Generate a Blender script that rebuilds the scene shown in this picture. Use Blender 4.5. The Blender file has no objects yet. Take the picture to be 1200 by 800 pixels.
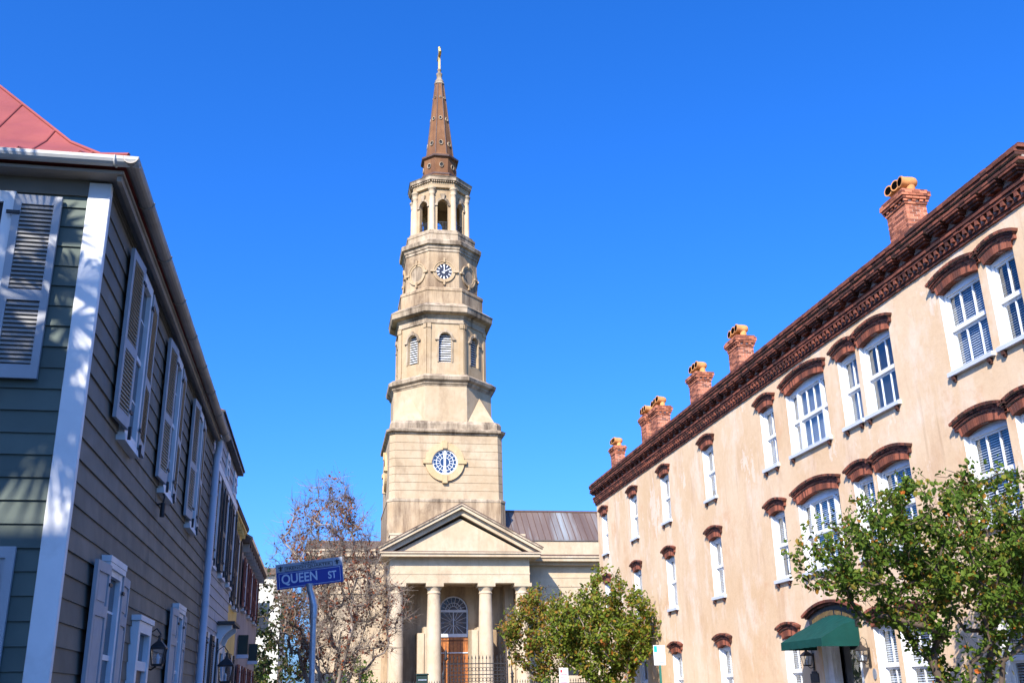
import bpy, bmesh, math, random
import numpy as np
from mathutils import Vector, Matrix
R = math.radians
S = bpy.context.scene
COL = S.collection
# ------------------------------------------------------------------ camera
F, PITCH, ROLL, YAW = 1175.81, .341252, -.021182, .186119
_f = Vector((math.sin(YAW)*math.cos(PITCH), math.cos(YAW)*math.cos(PITCH), math.sin(PITCH)))
_r = Vector((math.cos(YAW), -math.sin(YAW), 0)); _u = _r.cross(_f)
_r2 = math.cos(ROLL)*_r + math.sin(ROLL)*_u; _u2 = -math.sin(ROLL)*_r + math.cos(ROLL)*_u
cd = bpy.data.cameras.new('camera'); cam = bpy.data.objects.new('camera', cd); COL.objects.link(cam)
cd.sensor_width = 36; cd.sensor_fit = 'HORIZONTAL'; cd.lens = F/1200*36; cd.clip_start = .1; cd.clip_end = 3000
cam.matrix_world = Matrix(((_r2.x, _u2.x, -_f.x, 0), (_r2.y, _u2.y, -_f.y, 0), (_r2.z, _u2.z, -_f.z, 1.6), (0, 0, 0, 1)))
S.camera = cam
# ------------------------------------------------------------------ sky, sun, exposure
SUN_EL, SUN_AZ = 36.0, 31.0            # azimuth to the left of straight behind the camera
sv = Vector((-math.sin(R(SUN_AZ))*math.cos(R(SUN_EL)), -math.cos(R(SUN_AZ))*math.cos(R(SUN_EL)), math.sin(R(SUN_EL))))
w = bpy.data.worlds.new('World'); S.world = w; w.use_nodes = True
nt = w.node_tree; bg = nt.nodes['Background']
sky = nt.nodes.new('ShaderNodeTexSky'); sky.sky_type = 'NISHITA'; sky.sun_disc = False
sky.sun_elevation = R(SUN_EL); sky.sun_rotation = R(180+SUN_AZ)
sky.altitude = 0; sky.air_density = 1.0; sky.dust_density = 2.0; sky.ozone_density = 2.0
mu = nt.nodes.new('ShaderNodeMix'); mu.data_type = 'RGBA'; mu.blend_type = 'MULTIPLY'; mu.inputs[0].default_value = 1
mu.inputs[7].default_value = (.52, .82, 1.50, 1)
hs = nt.nodes.new('ShaderNodeHueSaturation'); hs.inputs['Saturation'].default_value = 1.1
nt.links.new(sky.outputs[0], mu.inputs[6]); nt.links.new(mu.outputs[2], hs.inputs['Color']); nt.links.new(hs.outputs[0], bg.inputs[0])
bg.inputs[1].default_value = .12
sd = bpy.data.lights.new('sun', 'SUN'); sun = bpy.data.objects.new('sun', sd); COL.objects.link(sun)
sd.energy = 5.0; sd.angle = R(.5); sd.color = (1, .93, .82)
sun.rotation_euler = sv.to_track_quat('Z', 'Y').to_euler(); sun.location = (0, -20, 60)
S.view_settings.view_transform = 'Standard'; S.view_settings.look = 'None'
S.view_settings.exposure = .82; S.view_settings.gamma = 1
S.render.engine = 'CYCLES'
S.cycles.max_bounces = 8; S.cycles.diffuse_bounces = 2; S.cycles.transparent_max_bounces = 12
rnd = random.Random(7)
# ------------------------------------------------------------------ mesh helper
class MB:
    def __init__(s): s.v = []; s.f = []; s.M = None; s.sm = []
    def add(s, vs, fs, smooth=False):
        o = len(s.v)
        if s.M is not None: vs = [s.M @ Vector(p) for p in vs]
        s.v += [tuple(p) for p in vs]
        for f in fs: s.f.append(tuple(i+o for i in f)); s.sm.append(smooth)
        return s
    def box(s, x0, x1, y0, y1, z0, z1):
        return s.add([(x0,y0,z0),(x1,y0,z0),(x1,y1,z0),(x0,y1,z0),(x0,y0,z1),(x1,y0,z1),(x1,y1,z1),(x0,y1,z1)],
              [(0,3,2,1),(4,5,6,7),(0,1,5,4),(1,2,6,5),(2,3,7,6),(3,0,4,7)])
    def hexa(s, p):                         # 8 points, bottom ring then top ring
        return s.add(p, [(0,3,2,1),(4,5,6,7),(0,1,5,4),(1,2,6,5),(2,3,7,6),(3,0,4,7)])
    def loft(s, rings, cap=True, smooth=False):
        n = len(rings[0]); vs = [p for r in rings for p in r]; fs = []
        for k in range(len(rings)-1):
            for i in range(n):
                j = (i+1) % n; fs.append((k*n+i, k*n+j, (k+1)*n+j, (k+1)*n+i))
        s.add(vs, fs, smooth)
        if cap:
            s.add(rings[0], [tuple(reversed(range(n)))]); s.add(rings[-1], [tuple(range(n))])
        return s
    def lathe(s, prof, n=20, c=(0,0), smooth=True):
        return s.loft([[(c[0]+r*math.cos(2*math.pi*i/n), c[1]+r*math.sin(2*math.pi*i/n), z) for i in range(n)] for r, z in prof], True, smooth)
    def tube(s, pts, rad, n=8, smooth=True):
        pts = [Vector(p) for p in pts]; rings = []
        if not isinstance(rad, (list, tuple)): rad = [rad]*len(pts)
        ref = None
        for i, p in enumerate(pts):
            d = (pts[min(i+1, len(pts)-1)]-pts[max(i-1, 0)])
            d = d.normalized() if d.length > 1e-9 else Vector((0,0,1))
            if ref is None: ref = Vector((1,0,0)) if abs(d.x) < .9 else Vector((0,1,0))
            a = (ref-d*ref.dot(d)).normalized(); b = d.cross(a); ref = a
            rings.append([tuple(p+rad[i]*(math.cos(2*math.pi*k/n)*a+math.sin(2*math.pi*k/n)*b)) for k in range(n)])
        return s.loft(rings, True, smooth)
    def prism(s, poly, f):                  # polygon list of 2-D points; f(u, v, t) -> point, t in 0/1
        n = len(poly)
        a = [f(u, v, 0) for u, v in poly]; b = [f(u, v, 1) for u, v in poly]
        return s.add(a+b, [tuple(range(n))[::-1], tuple(range(n, 2*n))]+[(i, (i+1) % n, n+(i+1) % n, n+i) for i in range(n)])
    def build(s, name, mat, parent=None, label=None, bevel=0, fix=True):
        off = Vector(parent['_b']) if parent is not None and '_b' in parent else Vector((0,0,0))
        me = bpy.data.meshes.new(name)
        me.from_pydata([tuple(Vector(p)-off) for p in s.v], [], s.f)
        me.polygons.foreach_set('use_smooth', s.sm)
        if fix:
            bm = bmesh.new(); bm.from_mesh(me); bmesh.ops.recalc_face_normals(bm, faces=bm.faces); bm.to_mesh(me); bm.free()
        me.materials.append(mat); me.update()
        o = bpy.data.objects.new(name, me); COL.objects.link(o)
        if parent is not None:
            o.parent = parent; o['_b'] = list(off)
        else: o['_b'] = [0,0,0]
        if label: o['label'] = label
        if bevel:
            b = o.modifiers.new('bevel', 'BEVEL'); b.width = bevel; b.segments = 1; b.limit_method = 'ANGLE'
        return o
def tag(o, label=None, cat=None, group=None, kind=None):
    if label: o['label'] = label
    if cat: o['category'] = cat
    if group: o['group'] = group
    if kind: o['kind'] = kind
    return o
def thing(name, label, cat, loc=(0,0,0), group=None):
    o = bpy.data.objects.new(name, None); COL.objects.link(o); o.location = loc; o['_b'] = list(loc)
    o.empty_display_size = .3
    return tag(o, label, cat, group)
def copy_tree(o, parent=None):
    c = o.copy(); COL.objects.link(c)
    if parent is not None: c.parent = parent
    for ch in list(o.children): copy_tree(ch, c)
    return c
# ------------------------------------------------------------------ materials
class N:
    def __init__(s, name):
        s.m = bpy.data.materials.new(name); s.m.use_nodes = True; s.t = s.m.node_tree
        s.b = s.t.nodes['Principled BSDF']; s.out = s.t.nodes['Material Output']
        s.co = s.t.nodes.new('ShaderNodeTexCoord').outputs['Object']
    def n(s, k, **kw):
        o = s.t.nodes.new('ShaderNode'+k)
        for a, b in kw.items():
            if a in o.inputs: s.set(o.inputs[a], b)
            else: setattr(o, a, b)
        return o
    def set(s, inp, v):
        if hasattr(v, 'links'): s.t.links.new(v, inp)
        else: inp.default_value = v
    def noise(s, scale, detail=4, rough=.55, stretch=None, off=(0,0,0)):
        co = s.co
        mp = s.n('Mapping'); s.set(mp.inputs['Vector'], co); mp.inputs['Location'].default_value = off
        if stretch: mp.inputs['Scale'].default_value = stretch
        t = s.n('TexNoise'); s.set(t.inputs['Vector'], mp.outputs[0])
        t.inputs['Scale'].default_value = scale; t.inputs['Detail'].default_value = detail; t.inputs['Roughness'].default_value = rough
        return t.outputs['Fac']
    def ramp(s, fac, lo, hi, a=0., b=1.):
        r = s.n('MapRange', clamp=True); s.set(r.inputs['Value'], fac)
        r.inputs['From Min'].default_value = lo; r.inputs['From Max'].default_value = hi
        r.inputs['To Min'].default_value = a; r.inputs['To Max'].default_value = b
        return r.outputs[0]
    def mix(s, fac, a, b, mode='MIX'):
        m = s.n('Mix', data_type='RGBA', blend_type=mode); s.set(m.inputs[0], fac)
        for i, c in ((6, a), (7, b)):
            s.set(m.inputs[i], (*c, 1) if isinstance(c, tuple) and len(c) == 3 else c)
        return m.outputs[2]
    def island(s): return s.n('NewGeometry').outputs['Random Per Island']
    def bump(s, h, strength=.3, dist=.02):
        b = s.n('Bump'); s.set(b.inputs['Height'], h); b.inputs['Strength'].default_value = strength; b.inputs['Distance'].default_value = dist
        s.set(s.b.inputs['Normal'], b.outputs[0])
    def fin(s, col, rough=.7, spec=.3, metal=0):
        s.set(s.b.inputs['Base Color'], (*col, 1) if isinstance(col, tuple) and len(col) == 3 else col)
        s.set(s.b.inputs['Roughness'], rough); s.b.inputs['Specular IOR Level'].default_value = spec; s.b.inputs['Metallic'].default_value = metal
        return s.m
def sc(c, k): return tuple(x*k for x in c)
def paint(name, c, rough=.5, var=.12, scale=3., spec=.35, metal=0, bump=.15, grime=None, streak=False, island=0):
    n = N(name)
    a = n.ramp(n.noise(scale, 5), .3, .7)
    col = n.mix(a, sc(c, 1-var), sc(c, 1+var))
    if island: col = n.mix(1., col, n.mix(n.island(), (1-island,)*3, (1,1,1)), 'MULTIPLY')
    if grime:
        g = n.ramp(n.noise(1.3, 6, .65, (1,1,.18) if streak else None, (3,1,7)), .52, .75, 0, .7)
        col = n.mix(g, col, grime)
    n.bump(n.noise(scale*9, 3), bump, .006)
    return n.fin(col, n.ramp(n.noise(scale*3, 3), .3, .7, rough-.08, rough+.1), spec, metal)
def brick_mat(name, cs, dark=.35):
    n = N(name); i = n.island()
    cr = n.n('ValToRGB'); n.set(cr.inputs[0], i); e = cr.color_ramp; e.elements[0].color = (*cs[2], 1); e.elements[1].color = (*cs[1], 1)
    q = e.elements.new(.4); q.color = (*cs[0], 1); q = e.elements.new(.9); q.color = (*sc(cs[1], 1.45), 1); c = cr.outputs[0]
    g = n.ramp(n.noise(1.1, 5, .6, None, (5,2,1)), .5, .72, 0, dark)
    c = n.mix(g, c, (.05,.035,.03))
    c = n.mix(n.ramp(n.noise(26, 3), .35, .7, .0, .3), c, (.10,.045,.03))
    n.bump(n.noise(40, 4), .5, .012)
    return n.fin(c, .85, .2)
def stone_mat(name, base, lite, stain, amt=.55, lo=.5):
    n = N(name)
    a = n.ramp(n.noise(.55, 6, .6), .35, .65); c = n.mix(a, base, lite)
    a2 = n.ramp(n.noise(2.6, 5, .6, (1,1,.6), (9,3,2)), .45, .7, 0, .45); c = n.mix(a2, c, sc(base, .78))
    st = n.ramp(n.noise(.9, 7, .68, (1.2,1.2,.16), (2,8,4)), lo, lo+.2, 0, amt); c = n.mix(st, c, stain)
    st2 = n.ramp(n.noise(.35, 6, .7, (1,1,.8), (7,1,5)), .56, .7, 0, amt*.8); c = n.mix(st2, c, sc(stain, .8))
    n.bump(n.noise(9, 6, .65), .35, .03)
    return n.fin(c, .9, .15)
M = {}
M['stucco'] = None
def stucco():
    n = N('peach stucco')
    a = n.ramp(n.noise(.28, 6, .62), .36, .64); c = n.mix(a, (.67,.452,.258), (.755,.56,.365))
    b = n.ramp(n.noise(.75, 6, .66, (1,1,.6), (4,2,9)), .5, .66, 0, .8); c = n.mix(b, c, (.79,.63,.47))
    d = n.ramp(n.noise(.9, 6, .7, (1,1.1,.3), (1,6,3)), .53, .72, 0, .6); c = n.mix(d, c, (.53,.315,.18))
    e = n.ramp(n.noise(.42, 7, .7, None, (11,3,4)), .58, .66, 0, .6); c = n.mix(e, c, (.65,.38,.21))
    p = n.ramp(n.noise(.55, 8, .74, (1,1,.55), (5,9,2)), .585, .60, 0, .55); c = n.mix(p, c, (.82,.69,.55))
    h = n.ramp(n.noise(4.5, 5, .6, (1,1,.07), (2,2,2)), .60, .74, 0, .35); c = n.mix(h, c, (.36,.22,.13))
    g = n.ramp(n.noise(5, 6, .7), .35, .7, 0, .16); c = n.mix(g, c, (.42,.26,.16))
    n.bump(n.noise(6, 7, .65), .3, .03)
    return n.fin(c, .9, .12)
M['stucco'] = stucco()
BRK = [(.115,.038,.026), (.195,.062,.037), (.045,.021,.018)]
M['brick'] = brick_mat('red brick', BRK, .45)
M['brick_lit'] = brick_mat('sunlit-toned chimney brick', [(.29,.095,.05), (.43,.155,.085), (.13,.045,.032)], .25)  # red brick again, with orange sunlight mixed into its colour
M['brick_arch'] = brick_mat('sunlit-toned arch brick', [(.20,.062,.036), (.32,.10,.055), (.09,.034,.026)], .35)  # lighter copy of the red brick, sunlit tone put into the colour
M['mortar'] = paint('lime mortar', (.34,.27,.22), .9, .3, 6, .1)
M['mortarpale'] = paint('pale chimney mortar', (.52,.44,.37), .9, .2, 6, .1)
M['darkbrick'] = paint('dark weathered brick', (.075,.036,.028), .9, .35, 5, .1)
M['white'] = paint('white paint', (.74,.74,.74), .45, .06, 2, .35, grime=(.5,.48,.45))
M['sillgrey'] = paint('pale grey sill paint', (.55,.57,.62), .55, .08, 3)
M['blind'] = paint('white blind slats', (.72,.74,.76), .5, .06, 3)
M['black'] = paint('black pot-interior shade', (.003,.003,.003), .9, .1, 2, .0)
M['dark'] = paint('dark interior', (.02,.021,.024), .8, .2, 2)
def glass(name, fac=.22, tint=(.9,.95,1)):
    n = N(name); t = n.t
    tr = n.n('BsdfTransparent'); tr.inputs[0].default_value = (*tint, 1)
    gl = n.n('BsdfGlossy'); gl.inputs['Roughness'].default_value = .02
    wob = n.n('Bump'); n.set(wob.inputs['Height'], n.noise(1.4, 2)); wob.inputs['Strength'].default_value = .06; wob.inputs['Distance'].default_value = .2
    n.set(gl.inputs['Normal'], wob.outputs[0])
    lw = n.n('LayerWeight'); lw.inputs[0].default_value = .5
    pw = n.n('Math', operation='POWER'); n.set(pw.inputs[0], lw.outputs['Facing']); pw.inputs[1].default_value = 3.5
    f = n.ramp(pw.outputs[0], 0, 1, fac, 1.)
    mx = n.n('MixShader'); n.set(mx.inputs[0], f); t.links.new(tr.outputs[0], mx.inputs[1]); t.links.new(gl.outputs[0], mx.inputs[2])
    t.links.new(mx.outputs[0], n.out.inputs[0]); return n.m
M['glass'] = glass('window glass', .12)
M['lampglass'] = glass('lamp glass', .08)
M['tower'] = stone_mat('church stucco', (.395,.28,.16), (.465,.352,.225), (.19,.118,.068), .62, .5)
M['tower_clean'] = stone_mat('pale church stucco', (.425,.31,.19), (.485,.375,.25), (.24,.155,.09), .55, .53)
M['towerdirt_shade'] = stone_mat('stained and shade-dark church stucco', (.385,.27,.16), (.47,.355,.23), (.12,.075,.048), .85, .44)  # real stains on the tower; also serves as painted shade on the porch wall
M['trim'] = stone_mat('stained stone trim', (.37,.28,.185), (.48,.38,.27), (.075,.052,.036), .85, .44)
M['portico'] = stone_mat('cream portico stucco', (.475,.362,.235), (.54,.43,.30), (.24,.16,.10), .45, .55)
M['copper'] = stone_mat('brown copper cladding', (.185,.085,.040), (.235,.118,.058), (.08,.04,.03), .7, .46)
M['coppertrim'] = paint('dark copper band', (.10,.055,.04), .55, .25, 4, .4)
M['gold'] = paint('gilded metal', (.75,.52,.2), .35, .1, 4, .5, .8)
M['roseglass'] = paint('blue church glass', (.02,.045,.11), .15, .3, 3, .5)
M['ochrestone'] = stone_mat('ochre stone ring', (.50,.345,.18), (.55,.40,.235), (.26,.17,.09), .4, .55)
M['dullgilt'] = paint('dull gilt', (.20,.13,.045), .5, .2, 4, .4)
M['roofcopper'] = None
def roofc():
    n = N('weathered copper roof')
    c = n.mix(n.ramp(n.noise(.5, 5, .6, (1.2,.25,.25)), .35, .65), (.125,.085,.07), (.19,.14,.115))
    c = n.mix(n.ramp(n.noise(.35, 5, .6, (1.6,.12,.12), (4,4,4)), .52, .68, 0, .75), c, (.33,.37,.38))
    return n.fin(c, .5, .4, .15)
M['roofcopper'] = roofc()
M['wood'] = paint('orange varnished wood', (.40,.14,.035), .45, .35, 5, .4, grime=(.16,.05,.02), streak=True)
M['iron'] = paint('black iron', (.022,.022,.025), .55, .2, 8, .4)
M['bronze'] = paint('dark bronze lantern', (.05,.04,.035), .45, .25, 8, .5, .3)
M['terracotta'] = paint('terracotta pot', (.60,.26,.09), .75, .2, 5, .2, grime=(.30,.12,.05))
M['canvas'] = paint('green canvas', (.006,.05,.042), .85, .12, 3, .15)
M['siding'] = paint('shade-toned green clapboard', (.12,.15,.13), .6, .14, 1.2, .15, grime=(.09,.11,.10), island=.2)  # same house paint as the street side, with the front's shade in its colour
M['sidingtaupe'] = paint('taupe clapboard', (.205,.18,.142), .6, .16, 1.2, .15, grime=(.13,.112,.09), streak=True, island=.22)
M['sidinglight'] = paint('light grey clapboard', (.40,.40,.42), .6, .08, 1.5, .25, island=.12)
M['shutter'] = paint('pale grey shutter paint', (.37,.38,.40), .55, .08, 3, .3)
M['shutterdark'] = paint('dark shutter paint', (.045,.043,.042), .5, .15, 3, .35)
M['louvre'] = paint('weathered tan louvres', (.50,.42,.33), .65, .12, 6, .2)
M['louvregrey'] = paint('grey louvres', (.24,.235,.225), .65, .12, 6, .25)
M['shutterbrown'] = paint('dark brown shutter paint', (.06,.04,.03), .5, .15, 3, .3)
M['shutterred'] = paint('dark red shutter paint', (.15,.03,.022), .55, .15, 3, .35)
M['redroof'] = paint('red painted metal roof', (.275,.07,.056), .5, .2, 1.2, .35, grime=(.19,.05,.04), streak=True)
M['gutter'] = paint('white gutter metal', (.62,.62,.60), .4, .08, 2, .4, grime=(.3,.28,.25))
M['gutterbrown'] = paint('aged tan gutter metal', (.36,.31,.26), .5, .12, 2, .35, grime=(.2,.16,.12))
M['pipe'] = paint('pale blue grey pipe', (.52,.58,.68), .45, .08, 2, .4)
M['yellow'] = paint('yellow ochre stucco', (.78,.54,.19), .85, .12, 2, .15)
M['greystucco'] = paint('pinkish grey stucco', (.38,.33,.31), .85, .14, 1.5, .15, grime=(.26,.21,.19), streak=True)
M['brownroof'] = paint('brown shingle roof', (.12,.085,.065), .85, .3, 6, .15)
M['signblue'] = paint('blue sign sheeting', (.002,.024,.25), .4, .06, 6, .5)
M['signgrey'] = paint('silver grey sign sheeting', (.27,.30,.36), .45, .1, 6, .5)
M['signwhite'] = paint('white sign sheeting', (.75,.76,.78), .4, .04, 6, .5)
M['signtext'] = paint('pale sign lettering', (.46,.54,.66), .4, .05, 6, .5)
M['signblack'] = paint('black sign lettering', (.02,.022,.03), .5, .1, 6, .4)
M['teal'] = paint('teal sign ink', (.01,.36,.34), .4, .06, 6, .5)
M['redink'] = paint('red sign ink', (.55,.05,.06), .4, .06, 6, .5)
M['steel'] = paint('galvanised steel', (.38,.41,.46), .4, .15, 9, .5, .6)
M['greenpost'] = paint('green painted post', (.02,.13,.10), .45, .12, 9, .4)
M['greenbox'] = paint('dark green metal', (.012,.028,.022), .45, .12, 6, .4)
M['asphalt'] = paint('asphalt', (.05,.05,.052), .9, .25, 8, .2)
M['concrete'] = paint('concrete paving', (.22,.21,.195), .9, .15, 2, .2, grime=(.15,.145,.13))
M['earth'] = paint('earth and grass', (.07,.085,.04), .95, .35, 2, .1)
M['linemark'] = paint('road marking', (.7,.7,.66), .7, .1, 6, .2)
M['palestone'] = paint('pale building plaster', (.60,.56,.47), .85, .1, 1.2, .15, grime=(.4,.36,.3))
def leaf_mat(name, cols, stops, trans=.35):
    n = N(name); i = n.island()
    cr = n.n('ValToRGB'); n.set(cr.inputs[0], i); e = cr.color_ramp; e.interpolation = 'LINEAR'
    while len(e.elements) < len(cols): e.elements.new(.5)
    for k, (c, p) in enumerate(zip(cols, stops)): e.elements[k].position = p; e.elements[k].color = (*c, 1)
    col = n.mix(n.ramp(n.noise(.8, 4), .35, .65, 0, .45), cr.outputs[0], sc(cols[1], .75))
    n.fin(col, .6, .12)
    tl = n.n('BsdfTranslucent'); n.set(tl.inputs[0], col)
    mx = n.n('MixShader'); mx.inputs[0].default_value = trans
    n.t.links.new(n.b.outputs[0], mx.inputs[1]); n.t.links.new(tl.outputs[0], mx.inputs[2]); n.t.links.new(mx.outputs[0], n.out.inputs[0])
    return n.m
M['leaf'] = leaf_mat('myrtle leaves', [(.038,.075,.010),(.088,.15,.018),(.18,.235,.034),(.30,.19,.03),(.46,.11,.02)], [0,.42,.84,.95,1.])
M['leafmid'] = leaf_mat('olive myrtle leaves', [(.06,.105,.012),(.145,.19,.02),(.24,.27,.035),(.32,.19,.03),(.38,.10,.025)], [0,.4,.75,.9,1.])
M['leafrust'] = leaf_mat('rust and green leaves', [(.08,.115,.014),(.15,.19,.022),(.24,.21,.03),(.36,.15,.035),(.28,.09,.03)], [0,.3,.55,.8,1.])
M['leafdry'] = leaf_mat('dry brown leaves', [(.19,.075,.035),(.16,.06,.04),(.28,.10,.04),(.42,.11,.04),(.12,.05,.045)], [0,.35,.6,.85,1.], .25)
M['leafdark'] = leaf_mat('dark evergreen leaves', [(.02,.038,.012),(.04,.06,.018),(.08,.09,.025),(.12,.10,.03),(.05,.04,.02)], [0,.4,.7,.9,1.])
M['leafbright'] = leaf_mat('bright green leaves', [(.05,.10,.012),(.10,.17,.02),(.16,.22,.03),(.22,.22,.04),(.12,.12,.03)], [0,.4,.7,.9,1.])
M['palm'] = leaf_mat('palm fronds', [(.04,.08,.02),(.06,.11,.025),(.09,.13,.03),(.12,.13,.04),(.2,.17,.08)], [0,.4,.7,.9,1.])
def bark(name, a, b, sp=None):
    n = N(name); c = n.mix(n.ramp(n.noise(3, 5, .6, (1,1,.3)), .35, .65), a, b)
    n.bump(n.noise(14, 5, .6, (1,1,.25)), .5, .02); return n.fin(c, .85, .15)
M['bark'] = bark('smooth grey tan bark', (.20,.15,.11), (.34,.27,.21))
M['barkdark'] = bark('brown bark', (.07,.05,.035), (.13,.095,.07))
M['barkbare'] = bark('pale grey bark', (.12,.09,.07), (.34,.28,.225))
# ------------------------------------------------------------------ ground
def sheet(name, x0, x1, y0, y1, z, mat, kind='structure'):
    m = MB(); m.add([(x0,y0,z),(x1,y0,z),(x1,y1,z),(x0,y1,z)], [(0,1,2,3)]); o = m.build(name, mat); return tag(o, kind=kind)
sheet('ground', -700, 700, -300, 1400, -.012, M['earth'])
m = MB(); m.add([(.9,9.5,0),(10.9,9.5,0),(10.9,60,0),(.9,60,0),(-60,-.8,0),(60,-.8,0),(60,9.5,0),(-60,9.5,0)], [(0,1,2,3)])
m.f.append((4,5,6,7)); m.sm.append(False); m2 = m
tag(m.build('road', M['asphalt']), kind='structure')
m = MB()
for x in (5.86, 6.0):
    m.add([(x,12,.004),(x+.1,12,.004),(x+.1,58,.004),(x,58,.004)], [(0,1,2,3)])
m.add([(1.2,10.6,.004),(10.6,10.6,.004),(10.6,11,.004),(1.2,11,.004)], [(0,1,2,3)])
tag(m.build('road_marking', M['linemark']), kind='structure')
def pavement(x0, x1, y0, y1):
    m = MB(); m.box(x0, x1, y0, y1, -.01, .13)
    return tag(m.build('pavement', M['concrete'], bevel=.015), kind='structure')
pavement(-2.6, .9, 8.2, 62); pavement(10.9, 14.8, 9.5, 62); pavement(-2.6, 30, 62.0, 75.5); pavement(-60, 60, -3.6, -.8)
pavement(-60, -2.6, 7.3, 8.9)
def kerb(x0, x1, y0, y1):
    m = MB(); m.box(x0, x1, y0, y1, -.02, .145); return tag(m.build('kerb', M['sillgrey'], bevel=.01), kind='structure')
kerb(.9, 1.03, 9.5, 61.9); kerb(10.77, 10.9, 9.5, 61.9)
# ------------------------------------------------------------------ HOTEL
XW = 14.5; HY0, HY1 = 16.9, 53.0
hotel = thing('hotel', 'long three-storey peach stucco inn with brick cornice along the right side of the street', 'building', (14.5, 35, 0))
def hb(m, y0, y1, d0, d1, z0, z1): return m.box(XW-d1, XW-d0, y0, y1, z0, z1)
WIN = []                                   # (y0, y1, sill, spring, rise, kind)
cols = [(17.68,18.64,'n'),(18.92,20.5,'w'),(22.82,24.42,'w'),(24.64,25.68,'n'),(26.56,29.2,'t'),(30.2,31.26,'n'),(35.72,36.86,'n'),(41.0,42.1,'n'),(45.72,46.84,'n'),(51.0,52.05,'n')]
for y0, y1, k in cols:
    rise = {'n':.085,'w':.115,'t':.17}[k]
    WIN.append((y0,y1,8.68,10.66,rise,k)); WIN.append((y0,y1,5.03,7.12,rise,k))
    if k != 't': WIN.append((y0,y1,1.15,3.2 if k == 'n' else 3.15,rise,k))
DOOR = (26.5,28.75,.13,3.05)
holes = [(a,b,c,d+e) for a,b,c,d,e,k in WIN]+[DOOR]
ys = sorted({HY0,HY1}|{v for h in holes for v in h[:2]}); zs = sorted({0.,11.5}|{v for h in holes for v in h[2:4]})
m = MB()
for i in range(len(ys)-1):
    for j in range(len(zs)-1):
        cy, cz = (ys[i]+ys[i+1])/2, (zs[j]+zs[j+1])/2
        if any(h[0] < cy < h[1] and h[2] < cz < h[3] for h in holes): continue
        m.add([(XW,ys[i],zs[j]),(XW,ys[i+1],zs[j]),(XW,ys[i+1],zs[j+1]),(XW,ys[i],zs[j+1])], [(0,1,2,3)])
m.add([(XW,HY0,0),(26,HY0,0),(26,HY0,12.2),(XW,HY0,12.2)], [(0,1,2,3)])
m.add([(XW,HY1,0),(26,HY1,0),(26,HY1,12.2),(XW,HY1,12.2)], [(0,1,2,3)])
m.add([(26,HY0,0),(26,HY1,0),(26,HY1,12.2),(26,HY0,12.2)], [(0,1,2,3)])
m.add([(XW,HY0,12.2),(26,HY0,12.2),(26,HY1,12.2),(XW,HY1,12.2)], [(0,1,2,3)])
m.build('wall', M['stucco'], hotel)
def reveal(h, parent):
    y0, y1, z0, z1 = h; D = .24; m = MB()
    P = [(y0,z0),(y1,z0),(y1,z1),(y0,z1)]
    m.add([(XW,)+p for p in P]+[(XW+D,)+p for p in P], [(i, (i+1) % 4, 4+(i+1) % 4, 4+i) for i in range(4)])
    m.build('reveal', M['white'], parent)
def arc_ring(m, yc, zc, r0, r1, a0, a1, n, x0, x1, gap=0.):
    for k in range(n):
        s = (a1-a0)/n; p, q = a0+k*s+gap/2/r0, a0+(k+1)*s-gap/2/r0
        pts = [(yc+r*math.sin(t), zc+r*math.cos(t)) for t, r in ((p,r0),(q,r0),(q,r1),(p,r1))]
        m.hexa([(x0,)+pt for pt in pts]+[(x1,)+pt for pt in pts])
def hood(y0, y1, zs, rise, parent, name='brick_hood'):
    wd = y1-y0; Rr = (wd*wd/4+rise*rise)/(2*rise); yc = (y0+y1)/2; zc = zs+rise-Rr; t0 = math.asin(min(1, wd/2/Rr))
    e = .13/Rr
    m = MB(); n1 = max(6, round(2*t0*Rr/.08)); n3 = max(6, round(2*(t0+e)*Rr/.12))
    arc_ring(m, yc, zc, Rr, Rr+.225, -t0-.02/Rr, t0+.02/Rr, n1, XW+.23, XW-.05, .013)
    vo = m; m = MB()
    arc_ring(m, yc, zc, Rr+.23, Rr+.285, -t0-e*.6, t0+e*.6, n3, XW+.05, XW-.085, .012)
    arc_ring(m, yc, zc, Rr+.29, Rr+.345, -t0-e*.8, t0+e*.8, n3, XW+.05, XW-.115, .012)
    arc_ring(m, yc, zc, Rr+.35, Rr+.415, -t0-e, t0+e, n3, XW+.05, XW-.165, .02)
    for sgn in (-1, 1):                    # little ear under each end
        a = sgn*(t0+e*.55); yy = yc+(Rr+.2)*math.sin(a); zz = zc+(Rr+.2)*math.cos(a)
        m.box(XW-.075, XW+.05, yy-.05, yy+.05, zz-.03, zz+.11)
    o = m.build(name, M['brick'], parent); vo.build('brick_arch', M['brick_arch'], o)
    mm = MB(); arc_ring(mm, yc, zc, Rr+.006, Rr+.222, -t0, t0, 12, XW+.2, XW-.042); arc_ring(mm, yc, zc, Rr+.222, Rr+.345, -t0-e*.55, t0+e*.55, 12, XW+.04, XW-.07)
    arc_ring(mm, yc, zc, Rr+.346, Rr+.41, -t0-e*.9, t0+e*.9, 12, XW+.04, XW-.145); mm.build('mortar', M['mortar'], o)
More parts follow.
